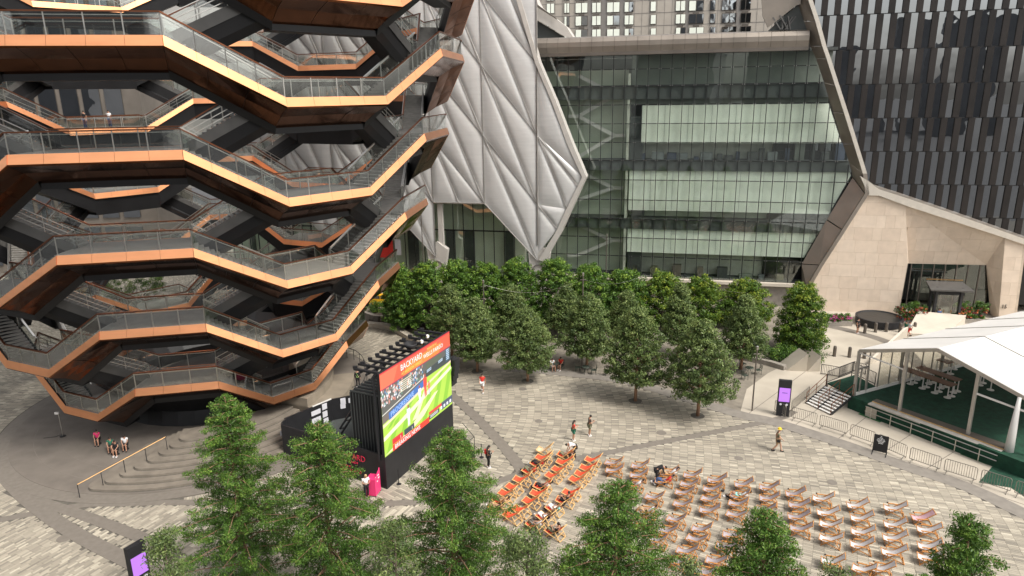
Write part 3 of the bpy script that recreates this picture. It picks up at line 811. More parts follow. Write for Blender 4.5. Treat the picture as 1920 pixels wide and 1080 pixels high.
# stored equipment seen above the third floor and at the ground floor
eqc = [m_intdark, pm('crate_blue', (.04, .055, .09), .6), m_intdark, pm('crate_grey', (.16, .18, .18), .6), m_intdark, m_int]
def case(u, z, w, h, mat):
    t_ = MB(); fquad(t_, u, u+w, z, z+h, .9, .8); t_.build('equipment_case', mat, hall)
u = fuv(1200, 290)[0]; k = 0
while u < 3.6:
    w = rng.uniform(.35, 1.5); h = rng.choice([.5, .9, 1.3, 1.9]) if 6 < k < 22 else rng.uniform(.3, .9)
    case(u, 17.16, w, h, eqc[int(rng.integers(0, 6)) if k % 4 else 1]); u += w+rng.uniform(.05, .9); k += 1
u = U177+1
while u < -1.5:
    w = rng.uniform(.5, 1.9); case(u, 2.96, w, rng.uniform(.4, 1.4), [m_intdark, m_int, eqc[3], m_brown, m_olivec][int(rng.integers(0, 5))]); u += w+rng.uniform(.6, 2.0)
case(U177+.6, 10.2, 1.6, .75, m_intdark); case(U177+.4, 2.96, 1.6, 2.7, m_intdark); case(fuv(1180, 280)[0], 17.16, 1.5, 5, m_intdark)
# cornice of rounded metal panels
cprof = [(-.85, 29.35), (-1.0, 30.0), (-1.0, 30.5), (-.75, 30.95), (-.2, 31.12), (.9, 31.15)]
uL, uR = fuv(1000, 74)[0]-6, fuv(1516, 60)[0]
n = 28
for k in range(n):
    a, b = uL+(uR-uL)*(k+.012)/n, uL+(uR-uL)*(k+.988)/n; m = MB()
    P = [FW(a, z, d) for d, z in cprof]+[FW(b, z, d) for d, z in cprof]; q = len(cprof)
    m.add(P, [(j, j+1, q+j+1, q+j)[::-1] for j in range(q-1)]); m.build('cornice_panel', m_brown, hall, smooth=False)
m = MB(); fquad(m, uL, uR, 29.0, 29.35, -.9, 1.2); m.build('cornice_soffit', m_brown2, hall)
m = MB(); fquad(m, uL, uR, 29.4, 31.0, -.6, 8); m.build('roof', m_brown2, hall)
m = MB(); fquad(m, -47, 1.5, .0, 2.9, -.1, 1); m.build('plinth', m_stonew, hall)
m = MB(); fquad(m, -34, fuv(1503, 515)[0]+.3, 2.55, 2.9, -.75, .9); m.build('sill', m_conc2, hall)
# ---------------- bent metal frame between hall, stone base and tower
frame = thing('metal_frame', 'bent brown metal frame between the glass hall and the dark tower', 'frame', tuple(FW(5, 0)))
inn_px = [(1503, 535), (1503, 495), (1550, 412), (1599, 332), (1592, 305), (1580, 270), (1562, 210), (1545, 155), (1530, 110), (1520, 87), (1505, 40), (1490, -20)]
out_px = [(1512, 537), (1535, 497), (1578, 430), (1621, 362), (1617, 325), (1600, 270), (1582, 212), (1565, 160), (1549, 110), (1541, 87), (1528, 40), (1508, -20)]
fi = [fuv(*p) for p in inn_px]; fo = [fuv(*p, -1.3) for p in out_px]
for k in range(len(fi)-1):
    a, b, c, d = fi[k], fo[k], fo[k+1], fi[k+1]
    def lerp2(p, q, t): return (p[0]+(q[0]-p[0])*t, p[1]+(q[1]-p[1])*t)
    e = .012
    q = [FW(*lerp2(a, d, e), -.05), FW(*lerp2(b, c, e), -1.3), FW(*lerp2(b, c, 1-e), -1.3), FW(*lerp2(a, d, 1-e), -.05)]
    MB().prism(q, -.08).build('frame_panel', m_brown, frame)
    q = [FW(*b, -1.3), FW(*c, -1.3), FW(c[0]+.42, c[1], -1.3), FW(b[0]+.42, b[1], -1.3)]
    MB().prism(q, -.25).build('edge_strip', m_edge if k > 3 else m_brown, frame)
# horizontal arm above the stone wall
arm = [(1621, 362), (1612, 330), (1624, 337), (1647, 354), (1700, 371), (1780, 398), (1860, 426), (1925, 449), (1990, 472)]
arm2 = [(1621, 362), (1622, 352), (1628, 366), (1646, 366), (1700, 386), (1780, 412), (1860, 438), (1925, 460), (1990, 483)]
A1_ = [fuv(*p, -1.3) for p in arm]; A2_ = [fuv(*p, -1.3) for p in arm2]
for k in range(1, len(A1_)-1):
    q = [A2_[k], A2_[k+1], A1_[k+1], A1_[k]]
    m = MB(); fpoly(m, ccw(q), -1.55, .5); m.build('parapet_panel', m_edge, frame)
    top = [FW(*A1_[k], -1.55), FW(*A1_[k+1], -1.55), FW(A1_[k+1][0], A1_[k+1][1]+.15, 2.0), FW(A1_[k][0], A1_[k][1]+.15, 2.0)]
    MB().prism(top, .05).build('coping', m_brown, frame)
# upper right metal gable with the dark triangular opening
tri = ccw([fuv(1424, -30), fuv(1500, -30), fuv(1520, 60), fuv(1440, 58)])
m = MB(); fpoly(m, ccw([fuv(1424, -60, -.6), fuv(1504, -60, -.6), fuv(1501, 8, -.6), fuv(1493, 10, -.6), fuv(1440, 52, -.6), fuv(1430, 30, -.6)]), -.6, .3); m.build('gable_panel', m_brown, frame)
m = MB(); fpoly(m, ccw([fuv(1440, 58, -.55), fuv(1497, 8, -.55), fuv(1515, 58, -.55)]), -.2, .3); m.build('dark_opening', m_intdark, frame)
m = MB()
for k in range(9):
    a = FW(*fuv(1460+rng.uniform(0, 30), 55, -.6), -.4); m.bar(a, a+V(rng.uniform(-1, 1.5), 0, rng.uniform(.5, 1.6)), .12)
m.build('rooftop_pipe', m_greymet, frame)

# ---------------- quilted silver shell in front of the hall
SD = -5.0
shell = thing('quilted_shell', 'tall silver quilted shell of puffed diamond cushions standing on pointed feet beside the glass hall', 'building', tuple(FW(-34, 0, SD)))
ZN = [5.62, 12.4, 20.35, 28.1, 35.9, 43.7]
VU = {0: -37.2, 1: -30.82, -1: -43.6, -2: -50.0, -3: -56.4, -4: -62.8, -5: -69.2}
def cushion(a, b, c, puff=.20, mat=None, n=9):
    "triangular pillow between three (u,z) points"
    a, b, c = [Vector((p[0], p[1], 0)) for p in (a, b, c)]; vs, fs, ids = [], [], {}
    for i in range(n+1):
        for j in range(n+1-i):
            s_, t_ = i/n, j/n; r_ = 1-s_-t_; p = a*r_+b*s_+c*t_
            e = max(0, min(1, (r_*s_*t_*27)))**.42
            ids[i, j] = len(vs); vs.append(tuple(FW(p.x, p.y, SD-puff*e)))
    for i in range(n):
        for j in range(n-i):
            fs.append((ids[i, j], ids[i+1, j], ids[i, j+1]))
            if i+j < n-1: fs.append((ids[i+1, j], ids[i+1, j+1], ids[i, j+1]))
    m = MB(); m.add(vs, fs); m.build('cushion', m_etfe, shell, smooth=True)
def seamline(p, q, r=.045):
    m = MB(); m.tube([FW(*p, SD-.08), FW(*q, SD-.08)], r, 6); m.build('seam', m_seam, shell)
def zn(i): return ZN[i] if i < len(ZN) else ZN[-1]+7.8*(i-len(ZN)+1)
def node(v, i): return (VU[v], zn(i))
for v in (1, 0, -1, -2, -3, -4):
    L_, R_ = v-1, v
    deep = (v % 2 == 1)              # strips whose lower edge runs down to a foot
    # parallelogram rows, falling to the right by one node, split by the steep diagonal
    for i in range(2, 6):
        # upper triangle between L(i) , R(i), R(i-1)
        a, b, c = node(L_, i), node(R_, i-1), node(L_, i-1)
        cushion(node(L_, i), node(R_, i), node(R_, i-1)) if False else None
        if i-2 >= (0 if deep else 1):
            cushion(node(L_, i), node(R_, i-1), node(R_, i-2)); seamline(node(L_, i), node(R_, i-2)); seamline(node(L_, i), node(R_, i-1))
            cushion(node(L_, i), node(R_, i-2), node(L_, i-1)); seamline(node(L_, i-1), node(R_, i-2)) if i-2 >= 0 else None
        else:
            cushion(node(L_, i), node(R_, i-1), ((VU[L_]+VU[R_])/2, zn(1))); seamline(node(L_, i), ((VU[L_]+VU[R_])/2, zn(1)))
            seamline(node(L_, i), node(R_, i-1)); cushion(node(L_, i), ((VU[L_]+VU[R_])/2, zn(1)), node(L_, 1))
            seamline(node(L_, 1), node(R_, 1), .1)
    seamline(node(L_, 0) if not deep else node(L_, 1), node(L_, 5))
seamline((VU[1], 7.6), node(1, 5), .09)
# strip right of the last ridge, ending in the kinked rim
kink = fuv(1093, 332, SD); k2 = fuv(1064, 270, SD); topR = fuv(1004, 120, SD); foot = (VU[1], 5.62); f2 = fuv(1045, 430, SD); f3 = fuv(1062, 392, SD)
n1 = node(1, 2); cushion(node(1, 3), kink, (k2[0]-.1, k2[1])); cushion(node(1, 3), k2, topR, puff=.2)
m1 = fuv(1084, 350, SD)
cushion(node(1, 2), m1, kink); cushion(node(1, 3), node(1, 2), kink) if False else None
cushion(node(1, 3), n1, kink)
cushion(n1, fuv(1063, 392, SD), m1); cushion(n1, node(1, 1), fuv(1063, 392, SD)); cushion(node(1, 1), f2, fuv(1063, 392, SD)); cushion(node(1, 1), (VU[1], 6.5), f2)
for a, b in ((node(1, 2), m1), (node(1, 2), fuv(1063, 392, SD)), (node(1, 1), f2), (node(1, 3), kink)): seamline(a, b)
# rim band
rim_in = [(966, -10), (1004, 118), (1035, 190), (1064, 270), (1092, 332), (1062, 392), (1045, 430), (1010, 487)]
rim_out = [(975, -10), (1011, 116), (1043, 190), (1073, 268), (1100, 332), (1070, 398), (1053, 436), (1022, 490)]
ri = [fuv(*p, SD) for p in rim_in]; ro = [fuv(*p, SD) for p in rim_out]
for k in range(len(ri)-1):
    q = [ri[k], ri[k+1], ro[k+1], ro[k]]
    m = MB(); fpoly(m, ccw(q), SD-.25, 1.9); m.build('rim', m_rim, shell)
# feet: tapering pointed hubs with round bogies
for vu in (VU[1], VU[-1]):
    m = MB(); fpoly(m, ccw([(vu-1.2, 6.6), (vu-.75, 3.0), (vu+.9, 3.0), (vu+1.5, 6.6), (vu+.2, 7.6)]), SD+.05, .8); m.build('foot', m_rim, shell)
    m = MB()
    for k in range(24):
        a0, a1 = 2*PI*k/24, 2*PI*(k+1)/24
        m.bar(FW(vu+.1+.75*math.cos(a0), 4.4+.75*math.sin(a0), SD-.02), FW(vu+.1+.75*math.cos(a1), 4.4+.75*math.sin(a1), SD-.02), .1)
    m.build('bogie_ring', m_seam, shell)
    m = MB(); fpoly(m, ccw([(vu-.8, 0), (vu-.8, 3.0), (vu+.9, 3.0), (vu+.9, 0)]), SD+.1, .7); m.build('foot_block', m_rim, shell)
m = MB(); fpoly(m, ccw([(VU[-1]+.35, 3), (VU[-1]+.95, 3), (VU[-1]+.95, 12.35), (VU[-1]+.35, 12.35)]), SD+.25, .5); m.build('leg', m_rim, shell)
for v0 in (-4, -3, -2):
    pass
# dark glazing under the shell
gl = thing('shell_glazing', 'dark green glazed wall with thin mullions under the silver quilted shell', 'glass wall', tuple(FW(-40, 0, -1.5)))
m = MB(); fquad(m, -75, -33.2, 0, 30, -.4, .2); m.build('rear_wall', m_intg, gl)
for k in range(9): a = -72+k*4.4+rng.uniform(0, 2); m = MB(); fquad(m, a, a+rng.uniform(.5, 1.6), .3, 8.2, -.6, .1); m.build('dark_sheet', m_intdark, gl)  # plain dark sheets of random width between panes and rear wall
u = -74.0
while u < -33.6:
    for z0, z1 in ((.2, 8.3), (8.5, 13.2)):
        m = MB(); fquad(m, u+.05, u+1.28, z0, z1, -1.5, .03); m.build('glass_pane', m_fglass, gl)
    m = MB(); fquad(m, u-.04, u+.04, .2, 13.2, -1.6, .15); m.build('mullion', m_mull, gl)
    u += 1.32
m = MB(); fquad(m, -74, -33.4, 8.32, 8.48, -1.6, .15); m.build('transom', m_mull, gl)
m = MB(); fquad(m, -80, -33, 13.2, 44, -1.4, 1.5); m.build('upper_wall', m_rim, gl)
m = MB(); fquad(m, -52.6, -50.6, 4.5, 7.4, -1.7, .1); m.build('red_poster', m_redc, gl)
m = MB(); fquad(m, -50.3, -49.5, 4.9, 7.0, -1.7, .1); m.build('white_poster', m_paper, gl)

# ---------------- stone base of the tower
m_sjoint = pm('stone_joint', (.50, .41, .32), .85)
sb = thing('stone_base', 'pale pink limestone building base with tall recessed entrance window and the number 15', 'building', tuple(FW(9, 0)))
def stone_face(poly3, course=1.42, plen=1.9, depth=.10, seed=0):
    "clad a planar 3-D polygon with separate stone slabs"
    P = [Vector(p) for p in poly3]; nrm = Vector((0, 0, 0))
    for i in range(len(P)): nrm += P[i].cross(P[(i+1) % len(P)])
    nrm.normalize()
    if nrm.dot(V(0, 0, CAMZ)-P[0]) < 0: nrm = -nrm; P = P[::-1]
    ux = Vector((0, 0, 1)).cross(nrm); ux.normalize(); uy = nrm.cross(ux); O = P[0]
    poly = ccw([((p-O).dot(ux), (p-O).dot(uy)) for p in P])
    x0, x1 = min(p[0] for p in poly), max(p[0] for p in poly); y0, y1 = min(p[1] for p in poly), max(p[1] for p in poly)
    _same = True
    m = MB().prism([O+ux*p[0]+uy*p[1]-nrm*.03 for p in (poly if _same else poly[::-1])], -.25); m.build('backing_wall', m_sjoint, sb)
    zbase = O.z; j0 = math.floor((y0+zbase)/course)
    for j in range(j0, math.ceil((y1+zbase)/course)+1):
        ya, yb = j*course-zbase, (j+1)*course-zbase; x = x0-((j*.37+seed*.2) % 1)*plen
        while x < x1:
            w = plen*random.choice([.5, .75, 1, 1, 1.25])
            c_ = clip([(x+.006, ya+.006), (x+w-.006, ya+.006), (x+w-.006, yb-.006), (x+.006, yb-.006)], poly)
            if area(c_) > .05:
                q = [O+ux*p[0]+uy*p[1]+nrm*random.uniform(0, .008) for p in c_]
                base_ = [p-nrm*.04 for p in q]; k = len(q); mm = MB()
                mm.add(base_+q, [tuple(range(k, 2*k))]+[(i, (i+1) % k, k+(i+1) % k, k+i) for i in range(k)])
                mm.tone = [random.random()]*len(mm.f); mm.build('stone_panel', m_stone, sb)
            x += w
SDp = -1.3
def F3(x, y, d=SDp): u, z = fuv(x, y, d); return FW(u, z, d)
RC = .8
A = F3(1540, 594); B = F3(1512, 538); C = F3(1621, 364); D = F3(1646, 367); E_ = F3(1698, 385); Fp = F3(1702, 494); Gp = F3(1684, 594)
# keep the foot of every face on the pavement
def gz(P): return Vector((P.x, P.y, 0))
stone_face([gz(A)-fT*1.5, gz(Gp), Fp, E_, D, C, B], seed=1)
H1 = F3(1885, 442); W1 = F3(1702, 494); W2 = F3(1849, 497)
rec = 1.6
W1r = FW(*fuv(1703, 494, SDp+rec), SDp+rec); W2r = FW(*fuv(1849, 497, SDp+rec), SDp+rec)
stone_face([E_, Fp, W1r], seed=2); stone_face([E_, W1r, W2r], seed=2); stone_face([E_, W2r, H1], seed=2)
X1 = gz(F3(1873, 596)); X2 = gz(FW(*fuv(1857, 590, SDp+rec), SDp+rec)); X3 = gz(F3(1900, 598)); X4 = F3(1919, 456)
stone_face([W2r, X1, H1], seed=3); stone_face([W2r, X2, X1], seed=6)
stone_face([H1, X1, X3, X4], seed=4)
side = FW(*fuv(1919, 456, SDp), 6)
stone_face([X4, X3, X3+fN*7, side], seed=5)
text(sb, '15', F3(1877, 578, SDp-.08), fT, (0, 0, 1), .62, m_blackm, 'house_number', .04, squeeze=.9)
# entrance window wall
m = MB(); P = [gz(Gp)+fN*.4, X2+fN*.3, W2r+fN*.3, Fp+fN*1.0+fT*.0]
wu0, wu1 = fuv(1700, 560, SDp+rec+.1)[0], fuv(1850, 560, SDp+rec+.1)[0]; zt_ = W2r.z
n = 7
for k in range(n):
    a, b = wu0+(wu1-wu0)*k/n, wu0+(wu1-wu0)*(k+1)/n
    for z0, z1 in ((0.05, zt_*.5), (zt_*.5+.06, zt_+.1)):
        m = MB(); fquad(m, a+.04, b-.04, z0, z1, SDp+rec+.15, .03); m.build('window_pane', m_fglass, sb)
    m = MB(); fquad(m, a-.05, a+.05, 0, zt_, SDp+rec+.05, .2); m.build('window_mullion', m_brown2, sb)
m = MB(); fquad(m, wu0-1, wu1+1, 0, zt_+.2, 5.5, .2); m.build('lobby_wall', m_intpale, sb)
m = MB(); fquad(m, wu0+1.5, wu1-3, 1, zt_-.6, 5.3, .1); m.build('lobby_panel', pm('lobby_timber', (.16, .06, .02), .4), sb)
m = MB(); fquad(m, wu0-1, wu1+1, zt_+.2, zt_+.4, .4, 5); m.build('lobby_ceiling', m_intdark, sb)
m = MB(); m.prism([Fp, gz(Gp), gz(Gp)+fN*1.7+fT*.4, Fp+fN*1.7], .06); m.build('jamb', m_brown2, sb)
# ---------------- entrance canopy with door
cn = thing('entrance_canopy', 'dark metal entrance portal with a sloping flat canopy in front of the lobby window', 'canopy', tuple(gz(F3(1765, 610, -5))))
cd = -3.6
cq = [F3(1734, 534, cd+1.9), F3(1794, 536, cd+1.9), F3(1823, 566, cd-.6), F3(1765, 565, cd-.6)]
zc = 4.0
c0, c1 = fuv(1748, 600, cd)[0], fuv(1795, 600, cd)[0]
ctop = [FW(c0-.6, zc+.25, cd+1.8), FW(c1+.6, zc+.25, cd+1.8), FW(c1+.9, zc-.05, cd-.9), FW(c0-.9, zc-.05, cd-.9)]
MB().prism(ctop, .16).build('canopy_roof', m_greymet, cn)
m = MB(); m.bar(ctop[0]+V(0, 0, .2), ctop[1]+V(0, 0, .2), .12); m.build('canopy_light', m_brass, cn)
for uu in (c0, c1):
    for dd in (cd, cd+1.5): MB().bar(FW(uu, 0, dd), FW(uu, zc+.05, dd), .26, .26, up=(1, 0, 0)).build('post', m_blackm, cn)
for k in range(3):
    a = c0+.2+(c1-c0-.3)*k/3; m = MB(); fquad(m, a, a+(c1-c0)/3-.12, .05, 3.2, cd+.1, .04); m.build('door', m_vglass, cn)
    m = MB(); fquad(m, a+.05, a+.1, 1.0, 1.5, cd, .05); m.build('door_handle', m_brass, cn)
m = MB(); fquad(m, c0-.3, c1+.3, 3.2, 3.5, cd-.05, .3); m.build('lintel', m_blackm, cn)
# ---------------- tower
TD = 1.6
tw = thing('dark_tower', 'dark tower clad in alternating vertical black panels and mirror glass strips at upper right', 'tower', tuple(FW(20, 0, TD)))
fz = [fuv(1720, y, TD)[1] for y in (-46, 18, 83, 147, 217, 284, 366)]
sp = (fz[0]-fz[5])/5; zl = [fz[5]+sp*k for k in range(-3, 8)]
u0, u1 = -3.2, 30.0; mod = 1.345
slant_u = lambda z: -3.0 if z > 30 else (-3.0+(30-z)*.53 if z > 14 else 5.5+(14-z)*1.0)
for r_ in range(len(zl)-1):
    z0, z1 = zl[r_]+.04, zl[r_+1]-.04; offs = (r_*.31) % mod
    uu = u0-offs; k = 0
    while uu < u1:
        lim = slant_u((z0+z1)/2)-2.5
        if uu > lim:
            w = mod*.52
            m = MB(); yaw = rng.normal(0, .012)
            m.hexa([FW(uu, z0, TD), FW(uu+w, z0, TD+yaw), FW(uu+w, z0, TD+.05+yaw), FW(uu, z0, TD+.05), FW(uu, z1, TD), FW(uu+w, z1, TD+yaw), FW(uu+w, z1, TD+.05+yaw), FW(uu, z1, TD+.05)])
            m.build('window_strip', m_tglass, tw)
            m = MB(); fquad(m, uu+w+.01, uu+mod-.01, z0, z1, TD-.14, .2); m.build('dark_panel', m_tdark, tw)
        uu += mod; k += 1
m = MB(); fquad(m, -4.4, u1+.5, 1, zl[-1], TD+.1, 8); m.build('tower_core', m_tspan, tw)
for z in zl:
    m = MB(); fquad(m, -4.4, u1+.5, z-.04, z+.04, TD-.05, .15); m.build('floor_line', m_tspan, tw)
# ---------------- apartment block behind
AD = 42
ap = thing('apartment_block', 'beige masonry apartment block with grid of white framed windows rising behind the glass hall', 'building', tuple(FW(-10, 0, AD)))
ua, ub = fuv(1000, 30, AD)[0]-6, fuv(1445, 30, AD)[0]+4
m = MB(); fquad(m, ua, ub, 0, 52, AD, 12); m.build('wall', m_beige, ap)
colx = [(1025, 1040, 0), (1058, 1068, 0), (1079, 1102, 2), (1110, 1127, 2), (1138, 1162, 2), (1171, 1188, 2), (1220, 1230, 1), (1267, 1285, 2), (1292, 1319, 2), (1332, 1341, 1), (1354, 1380, 2), (1389, 1407, 2)]
rowy = [(-70, -50), (-46, -27), (-21, -2), (3, 22), (28, 46), (53, 70), (78, 95)]
for (xa, xb, kind) in colx:
    for (ya, yb) in rowy:
        a, z1 = fuv(xa, ya-(xa-1200)*.02, AD); b, z0 = fuv(xb, yb-(xa-1200)*.02, AD)
        m = MB(); fquad(m, a, b, z0, z1, AD-.12, .1); w_ = m.build('window', m_brown2, ap)
        n = 1 if kind == 1 else 2
        for q in range(n):
            aa, bb = a+(b-a)*q/n+.07, a+(b-a)*(q+1)/n-.07
            bright = rng.random() < (.7 if xa < 1300 else .25)
            m = MB(); fquad(m, aa, bb, z0+.08, z1-.08, AD-.2, .05); m.build('pane', m_shade if (bright and xa < 1300) else m_wglass, w_)
        if kind == 2: m = MB(); fquad(m, (a+b)/2-.5, (a+b)/2+.5, z0-.55, z0-.2, AD-.1, .08); m.build('air_grille', m_brown2, ap)
for (xa, xb) in ((1127, 1138), (1162, 1171), (1102, 1110), (1285, 1292), (1380, 1389)):
    a, b = fuv(xa, 30, AD)[0], fuv(xb, 30, AD)[0]; m = MB(); fquad(m, a, b, 10, 52, AD-.06, .1); m.build('spandrel', m_beige2, ap)
jl = MB()
for ya, yb in rowy:
    z = fuv(1200, yb+3, AD)[1]; fquad(jl, ua, ub, z-.04, z+.04, AD-.03, .05)
for k in range(40): a = ua+(ub-ua)*k/40; fquad(jl, a-.03, a+.03, 10, 52, AD-.025, .04)
jl.build('masonry_joints', m_beige2, ap, kind='stuff')
# rooftop visor left of it
vz = thing('rooftop_visor', 'pale grey wedge shaped roof visor with a dark slot above the glass hall', 'roof', tuple(FW(-30, 31, 4)))
def VZ(x, y, d=3.0): return FW(*fuv(x, y, d), d)
m = MB(); m.prism([VZ(978, -20), VZ(984, 22), VZ(1062, 70), VZ(1076, 72), VZ(1062, 50), VZ(1010, 10), VZ(996, -20)], -3); m.build('visor', m_rim, vz)
m = MB(); m.prism([VZ(984, 24, 3.6), VZ(998, 74, 3.6), VZ(1066, 74, 3.6)], -.3); m.build('dark_slot', m_intdark, vz)
m = MB(); m.prism([VZ(992, 4, 2.8), VZ(1046, 38, 2.8), VZ(1043, 34, 2.8), VZ(996, 0, 2.8)], .1); m.build('vent', m_brown2, vz)
# grey building behind the stairway at the left
gb = thing('grey_block', 'grey panelled building with tall dark windows glimpsed through the copper stairway', 'building', (-58, 100, 0))
m = MB(); m.box((-75, 108, 20), (46, 12, 62)); m.build('wall', m_brown, gb)
for k in range(14):
    for j in range(7): MB().box((-96+k*3.1, 101.9, 4+j*7), (2.4, .2, 5.6)).build('window', m_tglass, gb)

# ================================================================== LED SCREEN AND ITS BLACK BOOTH
SC = G(726, 918); ZS0, ZS1 = 2.35, 8.155
SE = G(842, 621, ZS1); SE = V(SE.x, SE.y, 0); sdv = SE-SC; SW_ = sdv.length; sdv.normalize(); sn = V(sdv.y, -sdv.x, 0)   # sn: out of the picture side
scr = thing('led_screen', 'large outdoor video screen showing a baseball game under a red BACKYARD header', 'screen', tuple(SC))
def SP(u, v, l=0): return SC+sdv*(u*SW_)+sn*(.012+.004*l)+V(0, 0, ZS0+v*(ZS1-ZS0))
def spoly(pts, col, l, name='picture_area', s=.85):
    key = 'lit_%d_%d_%d' % tuple(int(c*255) for c in col)
    mt = MATS.get(key) or emis(key, col, s)
    m = MB(); P = [SP(u, v, l) for u, v in pts]; m.quad(*P); return m.build(name, mt, scr)
m = MB(); P = [SP(0, 0), SP(1, 0), SP(1, 1), SP(0, 1)]; m.prism([p-sn*.012 for p in P], .0)
m = MB(); a, b = SC+sn*-.22, SC+sn*-.004
m.hexa([SC-sn*.2+V(0, 0, ZS0), SE-sn*.2+V(0, 0, ZS0), SE+V(0, 0, ZS0), SC+V(0, 0, ZS0), SC-sn*.2+V(0, 0, ZS1), SE-sn*.2+V(0, 0, ZS1), SE+V(0, 0, ZS1), SC+V(0, 0, ZS1)]); m.build('cabinet', m_blackm, scr)
spoly([(0, 0), (1, 0), (1, .8), (0, .8)], (.40, .62, .06), 0, 'picture')
spoly([(0, .80), (1, .80), (1, 1), (0, 1)], (.85, .10, .05), 1, 'header')
spoly([(.28, .80), (.82, .80), (.86, .93), (.36, .93)], (.90, .22, .04), 2, 'header_glow')
spoly([(0, .8), (.16, .8), (.24, 1), (0, 1)], (.90, .16, .08), 2, 'header_glow')
spoly([(0, .985), (1, .985), (1, 1), (0, 1)], (.60, .02, .04), 3, 'header_edge')
spoly([(0, .795), (1, .795), (1, .808), (0, .808)], (.35, .02, .08), 3, 'header_edge')
mt_w = emis('lit_white', (.92, .88, .84), .85); mt_y = emis('lit_yellow', (.95, .62, .10), .85); mt_b = emis('lit_lightblue', (.35, .52, .85), .85)
def stext(s, u, v, h, mat=None, l=5, sq=1.0, name='lettering'): return text(scr, s, SP(u, v, l), sdv, (0, 0, 1), h, mat or mt_w, name, .004, squeeze=sq)
stext('BACKYARD', .262, .885, .60, sq=.86); stext('AT HUDSON YARDS', .27, .83, .27, mt_y, sq=.98)
spoly([(.555, .83), (.560, .83), (.560, .955), (.555, .955)], (.95, .45, .2), 4, 'divider')
stext('PRESENTED BY', .64, .935, .20, mt_y); stext('WELLS FARGO', .58, .855, .42, sq=.98)
# stands
spoly([(0, .47), (.62, .60), (1, .60), (1, .80), (0, .80)], (.10, .10, .09), 1, 'stands')
spoly([(.58, .60), (1, .60), (1, .72), (.60, .69)], (.035, .05, .05), 2, 'outfield_wall')
spoly([(.62, .70), (.86, .72), (.86, .80), (.62, .80)], (.09, .11, .07), 2, 'outfield_wall')
cc = [(.75, .75, .75), (.10, .12, .14), (.75, .25, .2), (.15, .3, .55), (.9, .85, .8), (.12, .28, .2), (.45, .25, .2)]
for c in range(7):
    mm = MB()
    for q in range(34):
        if rng.random() < .62: u, v = rng.uniform(.0, .28), rng.uniform(.60, .79)
        else: u, v = rng.uniform(.34, .58), rng.uniform(.62, .79)
        if u > .93: continue
        w, h = .007, .014; P = [SP(u-w, v-h, 3), SP(u+w, v-h, 3), SP(u+w*.8, v+h*.5, 3), SP(u, v+h*1.2, 3), SP(u-w*.8, v+h*.5, 3)]; mm.quad(*P)
    mt = emis('lit_crowd%d' % c, cc[c], .8); mm.build('crowd', mt, scr, kind='stuff')
for k in range(6): spoly([(.235, .635+k*.024), (.40, .635+k*.024), (.40, .646+k*.024), (.235, .646+k*.024)], (.72, .66, .5), 4, 'stair_rail')
# advertising board
spoly([(.0, .50), (.60, .625), (.60, .635), (.0, .51)], (.8, .78, .7), 3, 'rail_line')
spoly([(.0, .40), (.10, .42), (.10, .50), (.0, .49)], (.16, .13, .11), 2, 'wall_pad')
spoly([(.08, .40), (.60, .52), (.60, .60), (.08, .49)], (.035, .14, .42), 3, 'advert_board')
t_ = text(scr, 'PROGRESSIVE', SP(.10, .425, 6), (sdv+V(0, 0, .135)).normalized(), (0, 0, 1), .50, mt_b, 'lettering', .004, squeeze=.95)
text(scr, 'DRIVE', SP(.455, .53, 6), (sdv+V(0, 0, .135)).normalized(), (0, 0, 1), .30, mt_b, 'lettering', .004) if False else None
stext('DISNEY+', .63, .655, .20, mt_b, sq=.9) if False else None
for u in (.62, .80):
    for q in range(2): spoly([(u, .655+.02*q+(u-.62)*.1), (u+.07, .662+.02*q+(u-.62)*.1), (u+.07, .674+.02*q+(u-.62)*.1), (u, .667+.02*q+(u-.62)*.1)], (.45, .58, .70), 4, 'board_mark')
for k in range(6): spoly([(.93, .77-.024*k), (.975, .77-.024*k), (.975, .783-.024*k), (.93, .783-.024*k)], (.45, .6, .75), 5, 'board_mark')
spoly([(.92, .62), (.985, .63), (.985, .79), (.92, .79)], (.05, .09, .12), 3, 'scoreboard')
# field: dirt lines and mown stripes
spoly([(0, .39), (.10, .405), (1, .61), (1, .58), (0, .35)], (.78, .62, .40), 3, 'dirt_track')
spoly([(0, .24), (.40, .36), (1, .535), (1, .49), (.4, .30), (0, .19)], (.86, .70, .52), 3, 'foul_line')
for k in range(6):
    x = .02+k*.16; spoly([(x, .02), (x+.07, .02), (x+.20, .36+.03*k), (x+.13, .34+.03*k)], (.24, .50, .03), 1, 'mown_stripe')
for k in range(4):
    x = .05+k*.24; spoly([(x, .30+.06*k), (x+.05, .31+.06*k), (x+.12, .38+.055*k), (x+.06, .37+.055*k)], (.22, .46, .04), 1, 'mown_stripe')
spoly([(.0, .015), (.3, .10), (.72, .33), (.78, .33), (.55, .14), (.2, .02)], (.82, .66, .44), 2, 'dirt_track')
spoly([(.38, .18), (.46, .18), (.62, .47), (.57, .46)], (.82, .66, .44), 2, 'dirt_track')
